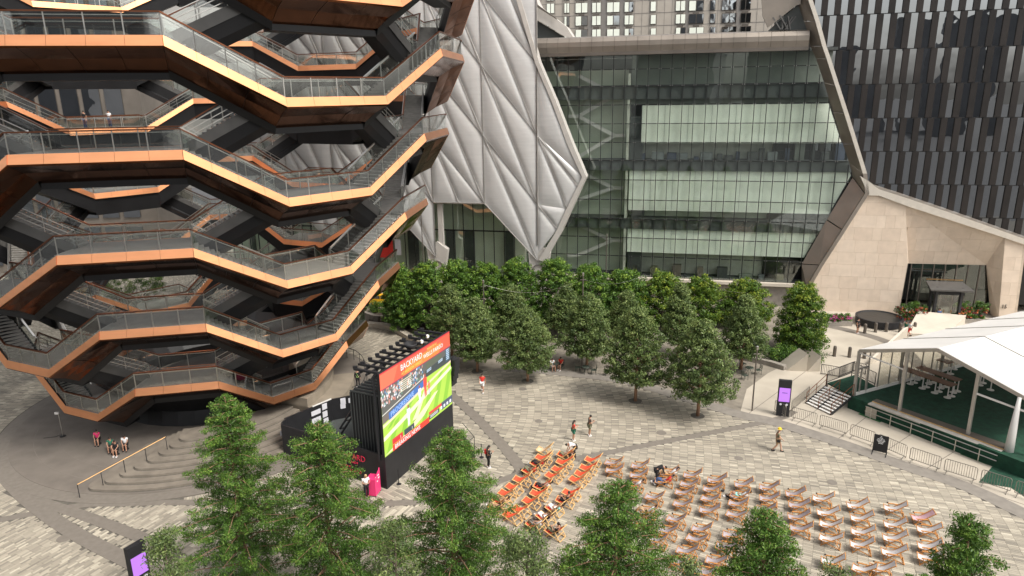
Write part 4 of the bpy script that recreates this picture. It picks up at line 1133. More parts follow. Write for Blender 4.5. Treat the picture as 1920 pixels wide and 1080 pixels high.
# players (flat on the picture)
def player(u, v, s, shirt, legs):
    spoly([(u-.008*s, v), (u+.0*s, v), (u+.004*s, v+.09*s), (u-.012*s, v+.09*s)], legs, 6, 'player')
    spoly([(u+.004*s, v+.005), (u+.012*s, v+.005), (u+.012*s, v+.09*s), (u+.0*s, v+.09*s)], legs, 6, 'player')
    spoly([(u-.016*s, v+.085*s), (u+.016*s, v+.085*s), (u+.02*s, v+.16*s), (u-.016*s, v+.165*s)], shirt, 7, 'player')
    spoly([(u-.007*s, v+.165*s), (u+.009*s, v+.165*s), (u+.009*s, v+.195*s), (u-.007*s, v+.195*s)], (.35, .08, .06), 7, 'player')
player(.33, .16, 1.35, (.78, .76, .78), (.75, .75, .80)); player(.50, .33, 1.2, (.75, .74, .74), (.72, .72, .72)); player(.585, .37, 1.5, (.80, .06, .03), (.80, .10, .06)); player(.64, .36, .9, (.7, .2, .08), (.5, .5, .6))
# ticker
spoly([(.10, .0), (.62, .0), (.62, .075), (.10, .075)], (.85, .035, .015), 6, 'ticker')
stext('BREAKING NEWS', .125, .012, .44, mt_w, 9, .92)
spoly([(.10, .08), (.24, .08), (.24, .15), (.10, .15)], (.62, .02, .03), 6, 'score_box'); spoly([(.26, .08), (.40, .08), (.40, .15), (.26, .15)], (.03, .05, .07), 6, 'score_box')
stext('1', .20, .09, .3, mt_w, 9); stext('1', .36, .09, .3, mt_w, 9)
spoly([(.62, .03), (.78, .03), (.78, .085), (.62, .085)], (.02, .03, .05), 6, 'ticker'); spoly([(.62, .09), (.82, .09), (.82, .13), (.62, .13)], (.65, .03, .03), 6, 'ticker')
spoly([(.82, .03), (1, .03), (1, .13), (.82, .13)], (.05, .07, .12), 6, 'ticker')
for k in range(4): spoly([(.80+.05*k, .045), (.828+.05*k, .045), (.828+.05*k, .085), (.80+.05*k, .085)], (.75, .75, .78), 8, 'ticker_mark')
for k in range(2): spoly([(.635, .045+.02*k), (.76, .045+.02*k), (.76, .055+.02*k), (.635, .055+.02*k)], (.7, .7, .7), 8, 'ticker_mark')
# lattice arms along the top edge
for k in range(11):
    q = SC.lerp(SE, (k+.3)/11)+V(0, 0, ZS1-.05)-sn*.1
    m = MB(); m.bar(q, q-sn*(2.0+.25*(k % 3 == 1)), .16, .14); m.bar(q+sdv*.22-V(0, 0, .12), q+sdv*.22-sn*1.7-V(0, 0, .12), .08); m.build('truss_arm', m_blackm, scr)
    m = MB(); m.box(q-sn*(1.9)+V(0, 0, .14), (.28, .16, .16)); m.build('clamp', m_blackm, scr)
for d in (.35, 1.0, 1.6): MB().bar(SC+V(0, 0, ZS1-.2)-sn*d, SE+V(0, 0, ZS1-.2)-sn*d, .12).build('truss_chord', m_blackm, scr)
for k in range(6):
    q = SC.lerp(SE, k/5.0)-sn*.45; MB().bar(q+V(0, 0, 2), q+V(0, 0, ZS1-.2), .12).build('truss_post', m_blackm, scr)
# booth
bt = thing('screen_booth', 'black stage base and booth under the video screen with pink BACKYARD lettering', 'booth', tuple(SC))
LB = G(522, 862); ZB = 2.46; BB = G(621, 749, ZB); BB.z = 0; BC = G(674, 739, ZB); BC.z = 0
def wallq(a, b, z0, z1, name, mat=m_blackm, t=.12):
    m = MB(); d = (b-a).normalized(); nn = V(-d.y, d.x, 0)*t
    m.hexa([a+V(0, 0, z0), b+V(0, 0, z0), b+nn+V(0, 0, z0), a+nn+V(0, 0, z0), a+V(0, 0, z1), b+V(0, 0, z1), b+nn+V(0, 0, z1), a+nn+V(0, 0, z1)]); return m.build(name, mat, bt)
C0 = SC.copy()
wallq(LB+sdv*.6, C0, 0, ZB, 'front_wall'); wallq(C0, SE, 0, ZB-.02, 'side_wall')
curve = [LB+sdv*.6, LB+sdv*.9-(SC-LB).normalized()*.25, LB+sdv*1.5-(SC-LB).normalized()*.42]
for a, b in zip(curve[1:], curve[:-1]): wallq(a, b, 0, ZB, 'corner_wall')
wallq(BB, curve[-1], 0, ZB, 'rear_wall', t=-.12); wallq(BC, BB, 0, ZB, 'rear_wall', t=-.12); wallq(SE, BC, 0, ZB, 'rear_wall', t=-.12)
MB().bar(BB.lerp(curve[-1], .0)+V(0, 0, ZB+.05), BB.lerp(curve[-1], .42)+V(0, 0, ZB+.05), .08).build('wall_cap', m_wpaint, bt)
m = MB(); m.slab([tuple(p[:2]) for p in (LB+sdv*.8, C0-sn*.2+sdv*.2, SE-sn*.2, BC, BB)], .1, .7); m.build('stage_floor', m_intdark, bt)
text(bt, 'BACKYARD', SC+(LB-SC)*.47+V(0, 0, 1.62)-sdv*.03, (SC-LB), (0, 0, 1), .62, m_pinktext, 'lettering', .02, squeeze=.88)
text(bt, 'AT HUDSON YARDS', SC+(LB-SC)*.47+V(0, 0, 1.34)-sdv*.03, (SC-LB), (0, 0, 1), .24, m_pinktext, 'lettering', .02)
text(bt, 'PRESENTED BY', SC+(LB-SC)*.42+V(0, 0, .98)-sdv*.03, (SC-LB), (0, 0, 1), .17, m_pinktext, 'lettering', .02)
text(bt, 'WELLS FARGO', SC+(LB-SC)*.42+V(0, 0, .66)-sdv*.03, (SC-LB), (0, 0, 1), .3, m_pinktext, 'lettering', .02)
# shed behind the screen, ribbed roof
sh0 = SC-sn*3.1+sdv*.9; wv, dv = -sn, sdv
q = [sh0+sn*2.6, sh0, sh0+dv*5.4, sh0+dv*5.4+sn*2.6]
m = MB(); m.slab([tuple(p[:2]) for p in q], .7, 6.1); m.build('equipment_shed', m_blackm, bt)
for k in range(14):
    a = q[0].lerp(q[3], k/13); b = q[1].lerp(q[2], k/13); MB().bar(a+V(0, 0, 6.15), b+V(0, 0, 6.15), .08, .1).build('roof_rib', m_intdark, bt)
for k in range(12):
    a = q[0].lerp(q[1], k/11)-dv*.03; MB().bar(a+V(0, 0, .7), a+V(0, 0, 6.05), .06).build('wall_rib', m_intdark, bt)
# diagonal brace
a = SC-sn*3.4+sdv*5.5+V(0, 0, 6.3); b = LB+sdv*3.0+(SC-LB)*.35+V(0, 0, 1.2)
for o_ in (V(0, 0, 0), V(0, 0, .5)): MB().tube([a+o_, b+o_], .08, 6).build('brace_tube', m_blackm, bt)
for k in range(9): MB().bar(a.lerp(b, k/9), a.lerp(b, (k+1)/9)+V(0, 0, .5), .05).build('brace_lattice', m_blackm, bt)
# papers pinned to the inside of the rear wall
def wall_at(x, y, A_, B_):
    d = (B_-A_).normalized(); n_ = V(d.y, -d.x, 0)
    if n_.dot(sn) < 0: n_ = -n_
    return PL(x, y, A_, n_)+n_*.03, d, n_
for (x, y, w, h) in ((592, 773, .42, .19), (593, 787, .40, .2), (608, 762, .22, .24), (609, 776, .22, .24), (611, 789, .22, .24), (611, 803, .22, .24), (643, 752, .2, .26), (643, 761, .2, .2), (658, 750, .2, .2), (534, 809, .42, .2), (539, 822, .3, .2)):
    A_, B_ = (curve[-1], BB) if x < 620 else (BB, BC); c, d, n_ = wall_at(x, y, A_, B_)
    m = MB(); m.prism([c-d*w-V(0, 0, h), c+d*w-V(0, 0, h), c+d*w+V(0, 0, h), c-d*w+V(0, 0, h)], .01); m.build('pinned_sheet', m_paper, bt)
for k in range(5):
    c = LB+sdv*(3+k*.5)+(SC-LB)*(.45+.06*k)+V(0, 0, 1.0); MB().box(c, (.5, .4, rng.uniform(.3, .9)), rng.uniform(0, 2)).build('stored_crate', [m_intdark, m_greymet, m_khaki][k % 3], bt)
# hung speaker
spk = thing('hung_speaker', 'curved black loudspeaker array hanging beside the right edge of the video screen', 'speaker', tuple(SE))
q = SE+sdv*.55
for k in range(5): MB().box((q.x+.06*k*k*.3*sn.x*-1, q.y, 5.6-k*.42), (.75, .55, .40), math.atan2(sdv.y, sdv.x)).build('speaker_box', m_blackm, spk)
MB().bar(SE+V(0, 0, 6.0), q+V(0, 0, 6.0), .1).build('hanger', m_blackm, spk)
dsh = thing('dish', 'dark upturned dish lamp on the lattice arms above the screen', 'dish', tuple(G(770, 655, ZS1)))
q = G(770, 655, ZS1+.2); MB().lathe([(.05, 0), (.25, .07), (.42, .25), (.47, .45), (.44, .45), (.23, .12), (.02, .06)], tuple(q), 16).build('bowl', m_blackm, dsh, smooth=True); MB().tube([q-V(0, 0, .5), q+V(0, 0, .1)], .04, 6).build('stem', m_blackm, dsh)
# birds
for j, (x, y, l_) in enumerate(((802, 636, 'white gull perched highest on the lattice above the screen'), (791, 646, 'small pale gull perched just left of the other on the screen lattice'))):
    q = G(x, y, ZS1+.15); bd = thing('bird', l_, 'bird', tuple(q), 'gulls on the screen'); m = MB(); m.ball(q+V(0, 0, .2), (.12, .26, .12)); m.ball(q+V(0, -.22, .36), .08); m.bar(q+V(0, .2, .2), q+V(0, .42, .16), .1, .04); m.build('body', m_whitec, bd, smooth=True)
    MB().bar(q+V(0, -.28, .36), q+V(0, -.38, .34), .03).build('beak', m_yellow, bd); MB().bar(q+V(.03, 0, 0), q+V(.03, 0, .12), .02).bar(q+V(-.03, 0, 0), q+V(-.03, 0, .12), .02).build('legs', m_yellow, bd)
# pink podium
pd = thing('podium', 'hot pink podium box with white lettering beside the black booth wall', 'podium', tuple(G(702, 931)))
p0 = G(697, 932); pr = V(.25, 1, 0).normalized(); pl = V(1, -.18, 0).normalized()
m = MB(); a = p0; wx = .62
q = [p0-pl*wx*.55, p0+pl*wx*.45, p0+pl*wx*.45+pr*.75, p0-pl*wx*.55+pr*.75]
m.slab([tuple(p[:2]) for p in q], .1, 1.25); m.build('box', m_pink, pd)
side = MB(); a, b = q[1], q[2]; side.hexa([a+V(0, 0, .1), b+V(0, 0, .1), b+V(.03, 0, .1), a+V(.03, 0, .1), a+V(0, 0, 1.28), b+V(0, 0, 1.75), b+V(.03, 0, 1.75), a+V(.03, 0, 1.28)]); side.build('side_panel', m_pink, pd)
for z, w in ((1.35, .5), (1.15, .55), (.98, .35)): MB().bar(q[1]+V(.035, .1, z), q[1]+(q[2]-q[1])*.85*w/.55+V(.035, 0, z), .01, .07).build('printed_line', m_whitetext, pd)
for p in q: MB().tube([p+V(0, 0, 0), p+V(0, 0, .1)], .03, 6).build('caster', m_blackm, pd)
# ================================================================== TENT ON DECK
TA = G(1601, 742, 1.1); TA = V(TA.x, TA.y, 0); gd = V(.5744, -.8186, 0); td = V(.905, .425, 0).normalized(); ZD = 1.1
S_AP, Z_AP, S_B, Z_EV, Z_B = 5.6, 6.72, 12.2, 4.95, 4.75; BAY = 5.35; NB = 4
def TP(s, t, z): return TA+gd*s+td*t+V(0, 0, z)
tent = thing('event_tent', 'large white roofed event tent with aluminium frame over a dark green turf deck', 'tent', tuple(TA))
def roofz(s): return Z_EV+(Z_AP-Z_EV)*s/S_AP if s <= S_AP else Z_AP+(Z_B-Z_AP)*(s-S_AP)/(S_B-S_AP)
for b in range(NB):
    t0, t1 = b*BAY+.03, (b+1)*BAY-.03
    for (sa, sb) in ((-.15, S_AP), (S_AP, S_B+.2)):
        vs, fs = [], []; n = 6
        for i in range(n+1):
            for j in range(n+1):
                s_, t_ = sa+(sb-sa)*i/n, t0+(t1-t0)*j/n; sag = -.06*math.sin(PI*i/n)*math.sin(PI*j/n)
                vs.append(TP(s_, t_, roofz(s_)+.12+sag))
        for i in range(n):
            for j in range(n): fs.append((i*(n+1)+j, i*(n+1)+j+1, (i+1)*(n+1)+j+1, (i+1)*(n+1)+j))
        m = MB(); m.add(vs, fs)
        o = m.build('roof_panel', m_white, tent, smooth=True)
    for sa, sb in ((-.15, S_AP), (S_AP, S_B+.2)):
        MB().bar(TP(sa, t1+.03, roofz(sa)+.14), TP(sb, t1+.03, roofz(sb)+.14), .10, .05).build('keder_rail', m_alu, tent)
for b in range(NB+1):
    t_ = b*BAY
    for (sa, sb) in ((0, S_AP), (S_AP, S_B)): MB().bar(TP(sa, t_, roofz(sa)), TP(sb, t_, roofz(sb)), .14, .26).build('rafter', m_alu, tent)
    for s_ in (0, S_B): MB().bar(TP(s_, t_, 0 if s_ else .0), TP(s_, t_, roofz(s_)), .20, .20, up=gd).build('post', m_alu, tent)
for s_ in (3.6, 8.4): MB().bar(TP(s_, 0, .3), TP(s_, 0, roofz(s_)), .20, .20, up=gd).build('gable_post', m_alu, tent)
MB().bar(TP(0, 0, Z_EV-.15), TP(3.6, 0, Z_EV-.45), .09).build('gable_rail', m_wpaint, tent); MB().bar(TP(8.4, 0, Z_EV-.6), TP(S_B, 0, Z_EV-.9), .11).build('gable_rail', m_wpaint, tent)
# glazed long side
for k in range(1, 17):
    t_ = k*BAY/4; MB().bar(TP(0, t_, ZD), TP(0, t_, Z_EV), .08 if k % 4 else .16, .08, up=gd).build('side_mullion', m_alu, tent)
MB().bar(TP(0, 0, ZD+.12), TP(0, NB*BAY, ZD+.12), .12, .24).build('bottom_rail', m_wpaint, tent)
MB().bar(TP(0, 0, ZD+2.3), TP(0, 1.35, ZD+2.3), .10, .14).build('door_head', m_alu, tent); MB().bar(TP(0, .55, ZD), TP(0, .55, ZD+2.3), .09, .09, up=gd).build('door_stile', m_alu, tent)
MB().bar(TP(0, 1.32, ZD), TP(0, 1.32, ZD+2.3), .16, .12, up=gd).build('door_stile', m_alu, tent)
for k in range(2, 16):
    t_ = k*BAY/4; m = MB(); m.hexa([TP(0, t_+.05, ZD+.25), TP(0, t_+BAY/4-.05, ZD+.25), TP(.02, t_+BAY/4-.05, ZD+.25), TP(.02, t_+.05, ZD+.25), TP(0, t_+.05, Z_EV-.1), TP(0, t_+BAY/4-.05, Z_EV-.1), TP(.02, t_+BAY/4-.05, Z_EV-.1), TP(.02, t_+.05, Z_EV-.1)])
    m.build('side_pane', glass_mat('clear_pane', (.93, .93, .9), .95) if 'clear_pane' not in MATS else MATS['clear_pane'], tent)
# deck
deck = thing('turf_deck', 'raised deck covered in dark green turf under the white tent', 'deck', tuple(TA))
m = MB(); m.slab([tuple(TP(s, t, 0)[:2]) for s, t in ((-.2, -.3), (11.2, -1.2), (12.4, -1.2), (12.4, 22), (-.2, 22))], .0, ZD); m.build('turf_surface', m_turf, deck)
m = MB(); m.slab([tuple(p[:2]) for p in (G(1552, 718, 1.12), G(1600, 742, 1.12), G(1648, 728, 1.12), G(1603, 703, 1.12))], 1.0, 1.13); m.build('turf_landing', m_turf, deck)
for k in range(3):
    a = [G(1552, 718, 1.1), G(1603, 703, 1.1), G(1640, 722, 1.1)][k]; MB().tube([V(a.x, a.y, 0), a], .04, 6).build('deck_leg', m_alu, deck)
# front bench ramp strips with pipe rails and concrete ballast blocks
ba, bb = G(1627, 758, 1.05), G(1874, 850, 1.05)
bd_ = (bb-ba).normalized(); bn = V(bd_.y, -bd_.x, 0)
bench = thing('deck_edge_ledge', 'long pale plank ledge along the front edge of the turf deck', 'ledge', tuple(ba))
m = MB(); m.slab([tuple(p[:2]) for p in (ba, bb, bb-bn*.55, ba-bn*.55)], 1.02, 1.12); m.build('plank', pm('ledge_ply', (.42, .39, .35), .6), bench)
MB().bar(ba-bn*.62+V(0, 0, .1), bb-bn*.62+V(0, 0, .1), .12, .05).build('timber_edge', m_pine, bench)
for z in (.95, .55): MB().tube([ba+bn*.25+V(0, 0, z-1.05), bb+bn*.25+V(0, 0, z-1.05)], .035, 6).build('pipe_rail', m_steel, bench)
for k in range(6): q = ba.lerp(bb, (k+.3)/6)+bn*.25; MB().tube([V(q.x, q.y, 0), V(q.x, q.y, 1.0)], .035, 6).build('pipe_post', m_steel, bench)
m = MB(); L_ = (bb-ba).length
for k in range(1): m.slab([tuple(p[:2]) for p in (ba-bn*.6, bb-bn*.6, bb-bn*1.5, ba-bn*1.2)], 1.12, 1.2)
m.build('loose_cover', m_brown2, bench)
for k, (x, y, dg) in enumerate(((1625, 790, '1'), (1672, 789, '1'), (1708, 806, '2'), (1781, 838, '8'), (1829, 860, '1'))):
    q = G(x, y, 0) if k else G(1632, 783, 0)
    bl = thing('ballast_block', 'concrete ballast block under the deck ledge, %s from the steps' % ['first', 'second', 'third', 'fourth', 'fifth'][k], 'block', tuple(q), 'ballast blocks under the deck ledge')
    m = MB(); c = q-bn*.25; m.box((c.x, c.y, .42), (.85, .62, .8), math.atan2(bd_.y, bd_.x)); m.build('block', m_conc2, bl)
    m = MB(); m.slab([tuple(p[:2]) for p in (c-bd_*.9+bn*.5, c+bd_*.9+bn*.5, c+bd_*.9-bn*.5, c-bd_*.9-bn*.5)], .019, .03); m.build('turf_mat', m_turf2, bl)
    if k: text(bl, dg, c+bn*.325-bd_*.12+V(0, 0, .25), bd_, (0, 0, 1), .45, m_blackm, 'number', .01)
m = MB(); m.slab([tuple(G(x, y)[:2]) for x, y in ((1835, 905), (1895, 915), (1925, 935), (1925, 900), (1872, 862))], .019, .032)
tf = m.build('turf_mat', m_turf, None, label='dark green turf mat at the right end of the deck by the barriers', cat='mat', org=tuple(G(1890, 905)))
m = MB(); q0, q1 = TP(9.6, -1.1, 0), TP(12.8, -1.3, 0); m.hexa([q0, q1, q1-td*-.3, q0-td*-.3, q0+V(0, 0, 1.15), q1+V(0, 0, 1.15), q1+td*.3+V(0, 0, 1.15), q0+td*.3+V(0, 0, 1.15)]); m.build('dark_skirt', m_turf, deck)
# white end drape
m = MB(); q = TP(11.1, -.25, 0); m.tube([q+V(0, 0, .6), q+V(0, 0, 2.5), q+V(.1, .1, 5.0)], [.30, .25, .12], 10)
m.build('white_drape', m_white, None, smooth=True, label='white gathered drape hanging at the right corner of the tent', cat='drape', org=tuple(q))
# steps up to the landing
stp = thing('entrance_steps', 'wide white metal steps with dark handrails leading up to the turf deck', 'steps', tuple(G(1534, 766)))
b0, b1 = G(1511, 757), G(1557, 779); t0, t1 = G(1548, 724, ZD), G(1599, 743, ZD); n = 8
for k in range(n):
    f0 = k/n; z = ZD*(k+1)/n
    a, b = b0.lerp(V(t0.x, t0.y, 0), f0), b1.lerp(V(t1.x, t1.y, 0), f0); dd = (V(t0.x, t0.y, 0)-b0)/n*.78
    for h in (0, 1):
        p, q_ = a.lerp(b, .01+.5*h), a.lerp(b, .49+.5*h); m = MB(); m.hexa([V(*r_[:2], z-.05) for r_ in (p, q_, q_+dd, p+dd)]+[V(*r_[:2], z) for r_ in (p, q_, q_+dd, p+dd)]); m.build('tread', m_wpaint, stp)
for f in (0, .5, 1):
    a, b = b0.lerp(b1, f), t0.lerp(t1, f); MB().bar(a+V(0, 0, .05), b-V(0, 0, .03), .06, .22).build('stringer', m_blackm, stp)
    MB().tube([a+V(0, 0, 1.0), b+V(0, 0, 1.05)], .028, 6).build('handrail', m_bronze, stp); MB().tube([a+V(0, 0, .55), b+V(0, 0, .6)], .018, 6).build('handrail', m_bronze, stp)
    for k in range(3): p = a.lerp(b, k/2); MB().tube([p, p+V(0, 0, 1.03)], .025, 6).build('rail_post', m_bronze, stp)
def picket_fence(name, label, pts, h=1.1, z=ZD, mat=m_blackm, gap=.13, cat='railing'):
    t_ = thing(name, label, cat, tuple(pts[0]))
    for a, b in zip(pts[:-1], pts[1:]):
        for hh in (h, .12): MB().bar(V(a.x, a.y, z+hh), V(b.x, b.y, z+hh), .04).build('rail', mat, t_)
        n = int((b-a).length/gap); m = MB()
        for k in range(n+1):
            p = a.lerp(b, k/max(n, 1)); m.bar(V(p.x, p.y, z+.12), V(p.x, p.y, z+h), .018, .018, up=(1, 0, 0))
        m.build('pickets', mat, t_, kind='stuff')
        MB().bar(V(a.x, a.y, 0), V(a.x, a.y, z+h), .05, .05, up=(1, 0, 0)).build('post', mat, t_); MB().bar(V(b.x, b.y, 0), V(b.x, b.y, z+h), .05, .05, up=(1, 0, 0)).build('post', mat, t_)
    return t_
picket_fence('landing_railing', 'dark picket railing around the turf landing at the top of the steps', [G(1550, 719, ZD), G(1597, 701, ZD), G(1640, 722, ZD)])
picket_fence('ramp_railing', 'low dark railing along the ramp behind the entrance steps', [G(1539, 702), G(1573, 708), G(1600, 697), G(1622, 703)], 1.0, 0)
# bike-rack barriers
bp = [(1481, 786), (1533, 801), (1590, 819), (1642, 838), (1701, 864), (1765, 886), (1833, 907), (1897, 928), (1960, 950)]
m_galv = pm('galvanised_tube', (.25, .23, .20), .45, .7, var=.1)
def barrier(a, b, label):
    t_ = thing('crowd_barrier', label, 'barrier', tuple(a), 'metal crowd barriers in front of the tent'); d = (b-a).normalized(); a = a+d*.12; b = b-d*.12; L = (b-a).length
    P = [a+V(0, 0, .25), a+V(0, 0, 1.0), a+d*.08+V(0, 0, 1.1), b-d*.08+V(0, 0, 1.1), b+V(0, 0, 1.0), b+V(0, 0, .25), a+V(0, 0, .25)]
    MB().tube(P, .024, 6).build('frame', m_galv, t_)
    n = int(L/.14)
    for k in range(1, n): p = a.lerp(b, k/n); MB().bar(p+V(0, 0, .25), p+V(0, 0, 1.09), .018, .018, up=(1, 0, 0)).build('bar', m_galv, t_)
    nn = V(-d.y, d.x, 0)
    for p in (a+d*.15, b-d*.15): MB().tube([p+nn*.28+V(0, 0, .03), p+V(0, 0, .26), p-nn*.28+V(0, 0, .03)], .022, 6).build('foot', m_galv, t_)
ords = ['first', 'second', 'third', 'fourth', 'fifth', 'sixth', 'seventh', 'eighth']
for k in range(8): barrier(G(*bp[k]), G(*bp[k+1]), 'metal crowd barrier, %s from the purple kiosk along the grey kerb' % ords[k])
barrier(G(1482, 776), G(1517, 746), 'metal crowd barrier running back from the kiosk to the foot of the steps')
barrier(G(1450, 772), G(1474, 786), 'metal crowd barrier half hidden behind the purple kiosk')
# tall tables on the deck
def ttable(c, dx, dy, L, w, label, nb):
    t_ = thing('long_table', label, 'table', tuple(V(c.x, c.y, ZD)), 'tables on the tent deck'); z = ZD+1.05
    n = 4
    for k in range(n):
        o_ = dy*(w*(k+.5)/n-w/2); mm = MB(); a, b = c-dx*L/2+o_, c+dx*L/2+o_; mm.bar(V(a.x, a.y, z), V(b.x, b.y, z), w/n-.01, .05); mm.build('plank', m_walnut, t_)
    for i in range(nb):
        for s_ in (-.3, .3):
            p = c+dx*(L*(-.45+.9*i/(nb-1)))+dy*w*s_; MB().lathe([(.27, 0), (.27, .02), (.06, .06), (.045, .1), (.045, 1.02)], (p.x, p.y, ZD), 14).build('pedestal', m_wpaint, t_)
c1 = (G(1692, 693, 2.15)+G(1786, 716, 2.15))/2
tdx = (G(1774, 721, 2.15)-G(1694, 693, 2.15)).normalized(); tdy = V(-tdx.y, tdx.x, 0)
ttable(c1-tdy*.1, tdx, tdy, 4.6, .95, 'long walnut table with white pedestals, nearest the gable of the tent', 5)
ttable(c1+tdy*1.25+tdx*.2, tdx, tdy, 3.4, .9, 'long walnut table just behind the nearest one under the tent', 4)
ttable(G(1772, 677, 2.15), tdx, tdy, 1.1, .8, 'small dark square table at the back left of the tent deck', 2)
for k, (x, y) in enumerate(((1789, 692), (1837, 722), (1843, 718), (1857, 731))):
    q = G(x, y, ZD); t_ = thing('pedestal_base', 'white round pedestal foot seen below the tent roof edge, %s from the left' % ords[k], 'stand', tuple(q), 'pedestal feet at the back of the tent')
    MB().lathe([(.27, 0), (.27, .02), (.06, .06), (.045, .1), (.045, 1.0)], tuple(q), 14).build('pedestal', m_wpaint, t_); MB().lathe([(.4, 1.0), (.4, 1.04)], tuple(q), 14).build('tabletop', m_walnut, t_)
# white ramp walls outside the tent
rw_ = thing('ramp_wall', 'cream sloping ramp wall seen through the side of the tent', 'wall', tuple(G(1640, 690)))
a, b = G(1628, 684), G(1690, 650); m = MB(); m.hexa([a, b, b+V(.6, .3, 0), a+V(.6, .3, 0), a+V(0, 0, .5), b+V(0, 0, 2.0), b+V(.6, .3, 2.0), a+V(.6, .3, .5)]); m.build('wall', m_conc2, rw_)
a, b = G(1697, 630), G(1718, 606); m = MB(); m.hexa([a, b, b+V(5, -.5, 0), a+V(5, -.5, 0), a+V(0, 0, .3), b+V(0, 0, 1.4), b+V(5, -.5, 1.0), a+V(4, -.5, .2)]); m.build('wall', m_conc2, rw_)
# ---------------------------------------------------------------- kiosks, sign, poles
def kiosk(P, yaw, h, label, txt=True):
    t_ = thing('info_kiosk', label, 'kiosk', tuple(P)); r_ = V(math.cos(yaw), math.sin(yaw), 0); n_ = V(r_.y, -r_.x, 0); w = .95
    m = MB(); q = [P-r_*w/2, P+r_*w/2, P+r_*w/2-n_*.32, P-r_*w/2-n_*.32]; m.slab([tuple(p[:2]) for p in q], 0, h); m.build('case', m_blackm, t_)
    f = lambda a, b, o=.012: P+r_*a*w+n_*o+V(0, 0, b*h)
    m = MB(); m.prism([f(-.42, .42), f(.42, .42), f(.42, .80), f(-.42, .80)], .004); m.build('display', MATS.get('kiosk_purple') or emis('kiosk_purple', (.42, .16, .68), .9), t_)
    if txt:
        for q in range(7): m = MB(); a = -.2+.06*q; m.prism([f(a, .655, .02), f(a+.045, .655, .02), f(a+.05, .675, .02), f(a+.01, .675+.006*(q % 2), .02)], .003); m.build('printed_mark', m_blackm, t_)
    for a in (-.24, .24): MB().lathe([(.085, 0), (.085, .01)], (0, 0, 0), 12)
    for a in (-.24, .24):
        m = MB(); c = f(a, .345, .02); m.prism([c+r_*.09*math.cos(2*PI*k/12)+V(0, 0, .09*math.sin(2*PI*k/12)) for k in range(12)], .004); m.build('sensor', m_paper, t_)
    return t_
kiosk(G(1467, 781), math.radians(-16), 3.05, 'tall black kiosk with a lit purple display at the corner of the barriers')
kiosk(G(272, 1115), math.radians(60), 3.0, 'black kiosk with a purple display half behind the leftmost foreground tree', False)
sg = thing('notice_board', 'black standing notice board with white lettering in front of the barriers', 'sign', tuple(G(1648, 848)))
sa, sb_ = G(1638, 848), G(1659, 853); r_ = (sb_-sa).normalized(); n_ = V(r_.y, -r_.x, 0)
m = MB(); w = .92; c = (sa+sb_)/2; m.prism([c-r_*w/2+V(0, 0, .15), c+r_*w/2+V(0, 0, .15), c+r_*w/2+V(0, 0, 1.42), c-r_*w/2+V(0, 0, 1.42)], -.04); m.build('board', m_blackm, sg)
for s_ in (-1, 1): p = c+r_*w/2*s_*.95; MB().bar(p-n_*.45+V(0, 0, .03), p+n_*.45+V(0, 0, .03), .06, .04).build('foot', m_blackm, sg); MB().bar(p, p+V(0, 0, .2), .05).build('leg', m_blackm, sg)
for k, ws in enumerate(((.08,), (.2,), (.16, .12, .10), (.12, .2, .14), (.2, .14), (.1, .16))):
    x = -(sum(ws)+.03*(len(ws)-1))/2; z = 1.30-.105*k
    for w_ in ws: m = MB(); m.prism([c+n_*.012+r_*x+V(0, 0, z), c+n_*.012+r_*(x+w_)+V(0, 0, z), c+n_*.012+r_*(x+w_)+V(0, 0, z+.045), c+n_*.012+r_*x+V(0, 0, z+.045)], .003); m.build('printed_line', m_whitetext, sg); x += w_+.03
def lamp(P, h, label, r=.055, head=True, pole=True):
    t_ = thing('lamp_post', label, 'lamp post', tuple(P), 'lamp posts'); MB().tube([P, P+V(0, 0, h)], [r*1.2, r], 8).build('pole', m_blackm if False else m_brown2, t_)
    MB().lathe([(.09, 0), (.11, .05), (.11, .28), (.03, .32)], (P.x, P.y, P.z+h-.05), 10).build('lamp_head', m_steel, t_); MB().bar(P+V(-.25, 0, h-.4), P+V(.25, 0, h-.4), .05).build('bracket', m_steel, t_)
    return t_
lamp(G(1410, 770), 5.3, 'slim dark lamp post standing on the pale pavement right of the oak trees')
lamp(G(1091, 690), 9.0, 'slim lamp post rising among the oak tops in the middle of the grove'); lamp(V(FW(-22.5, 0, -7).x, FW(-22.5, 0, -7).y, 0), 9.3, 'lamp post standing before the glass hall above the hedge trees')
lamp(V(*FW(-44, 0, -8.5)[:2], 0), 11.5, 'lamp post beside the white leg of the silver shell'); lamp(G(910, 680), 8.0, 'lamp post with string light wires among the left grove trees')
# string lights
wire = MB()
def catenary(a, b, s): wire.tube([a.lerp(b, k/8)-V(0, 0, s*math.sin(PI*k/8)) for k in range(9)], .011, 4)
catenary(G(1410, 770)+V(0, 0, 5.2), G(1389, 693)+V(0, 0, 5.8), .3); catenary(G(1091, 690)+V(0, 0, 8.6), G(1200, 640)+V(0, 0, 7), .6); catenary(G(910, 680)+V(0, 0, 7.8), G(1091, 690)+V(0, 0, 8.6), 1.0); catenary(G(1389, 693)+V(0, 0, 7.4), G(1300, 640)+V(0, 0, 7.0), .5)
wire.build('string_light_wire', m_steel, None, label='thin string light wires slung between the lamp posts over the grove', cat='wire', org=tuple(G(1200, 680)))
q = G(999, 1023, 6.0); t_ = thing('foreground_post', 'thick black post with pale round top between the foreground trees', 'post', (q.x, q.y, 0))
MB().tube([V(q.x, q.y, 0), q], .115, 14).build('pole', m_blackm, t_, smooth=True); MB().lathe([(.118, 0), (.118, .02), (.02, .03)], tuple(q), 16).build('cap', m_conc2, t_)
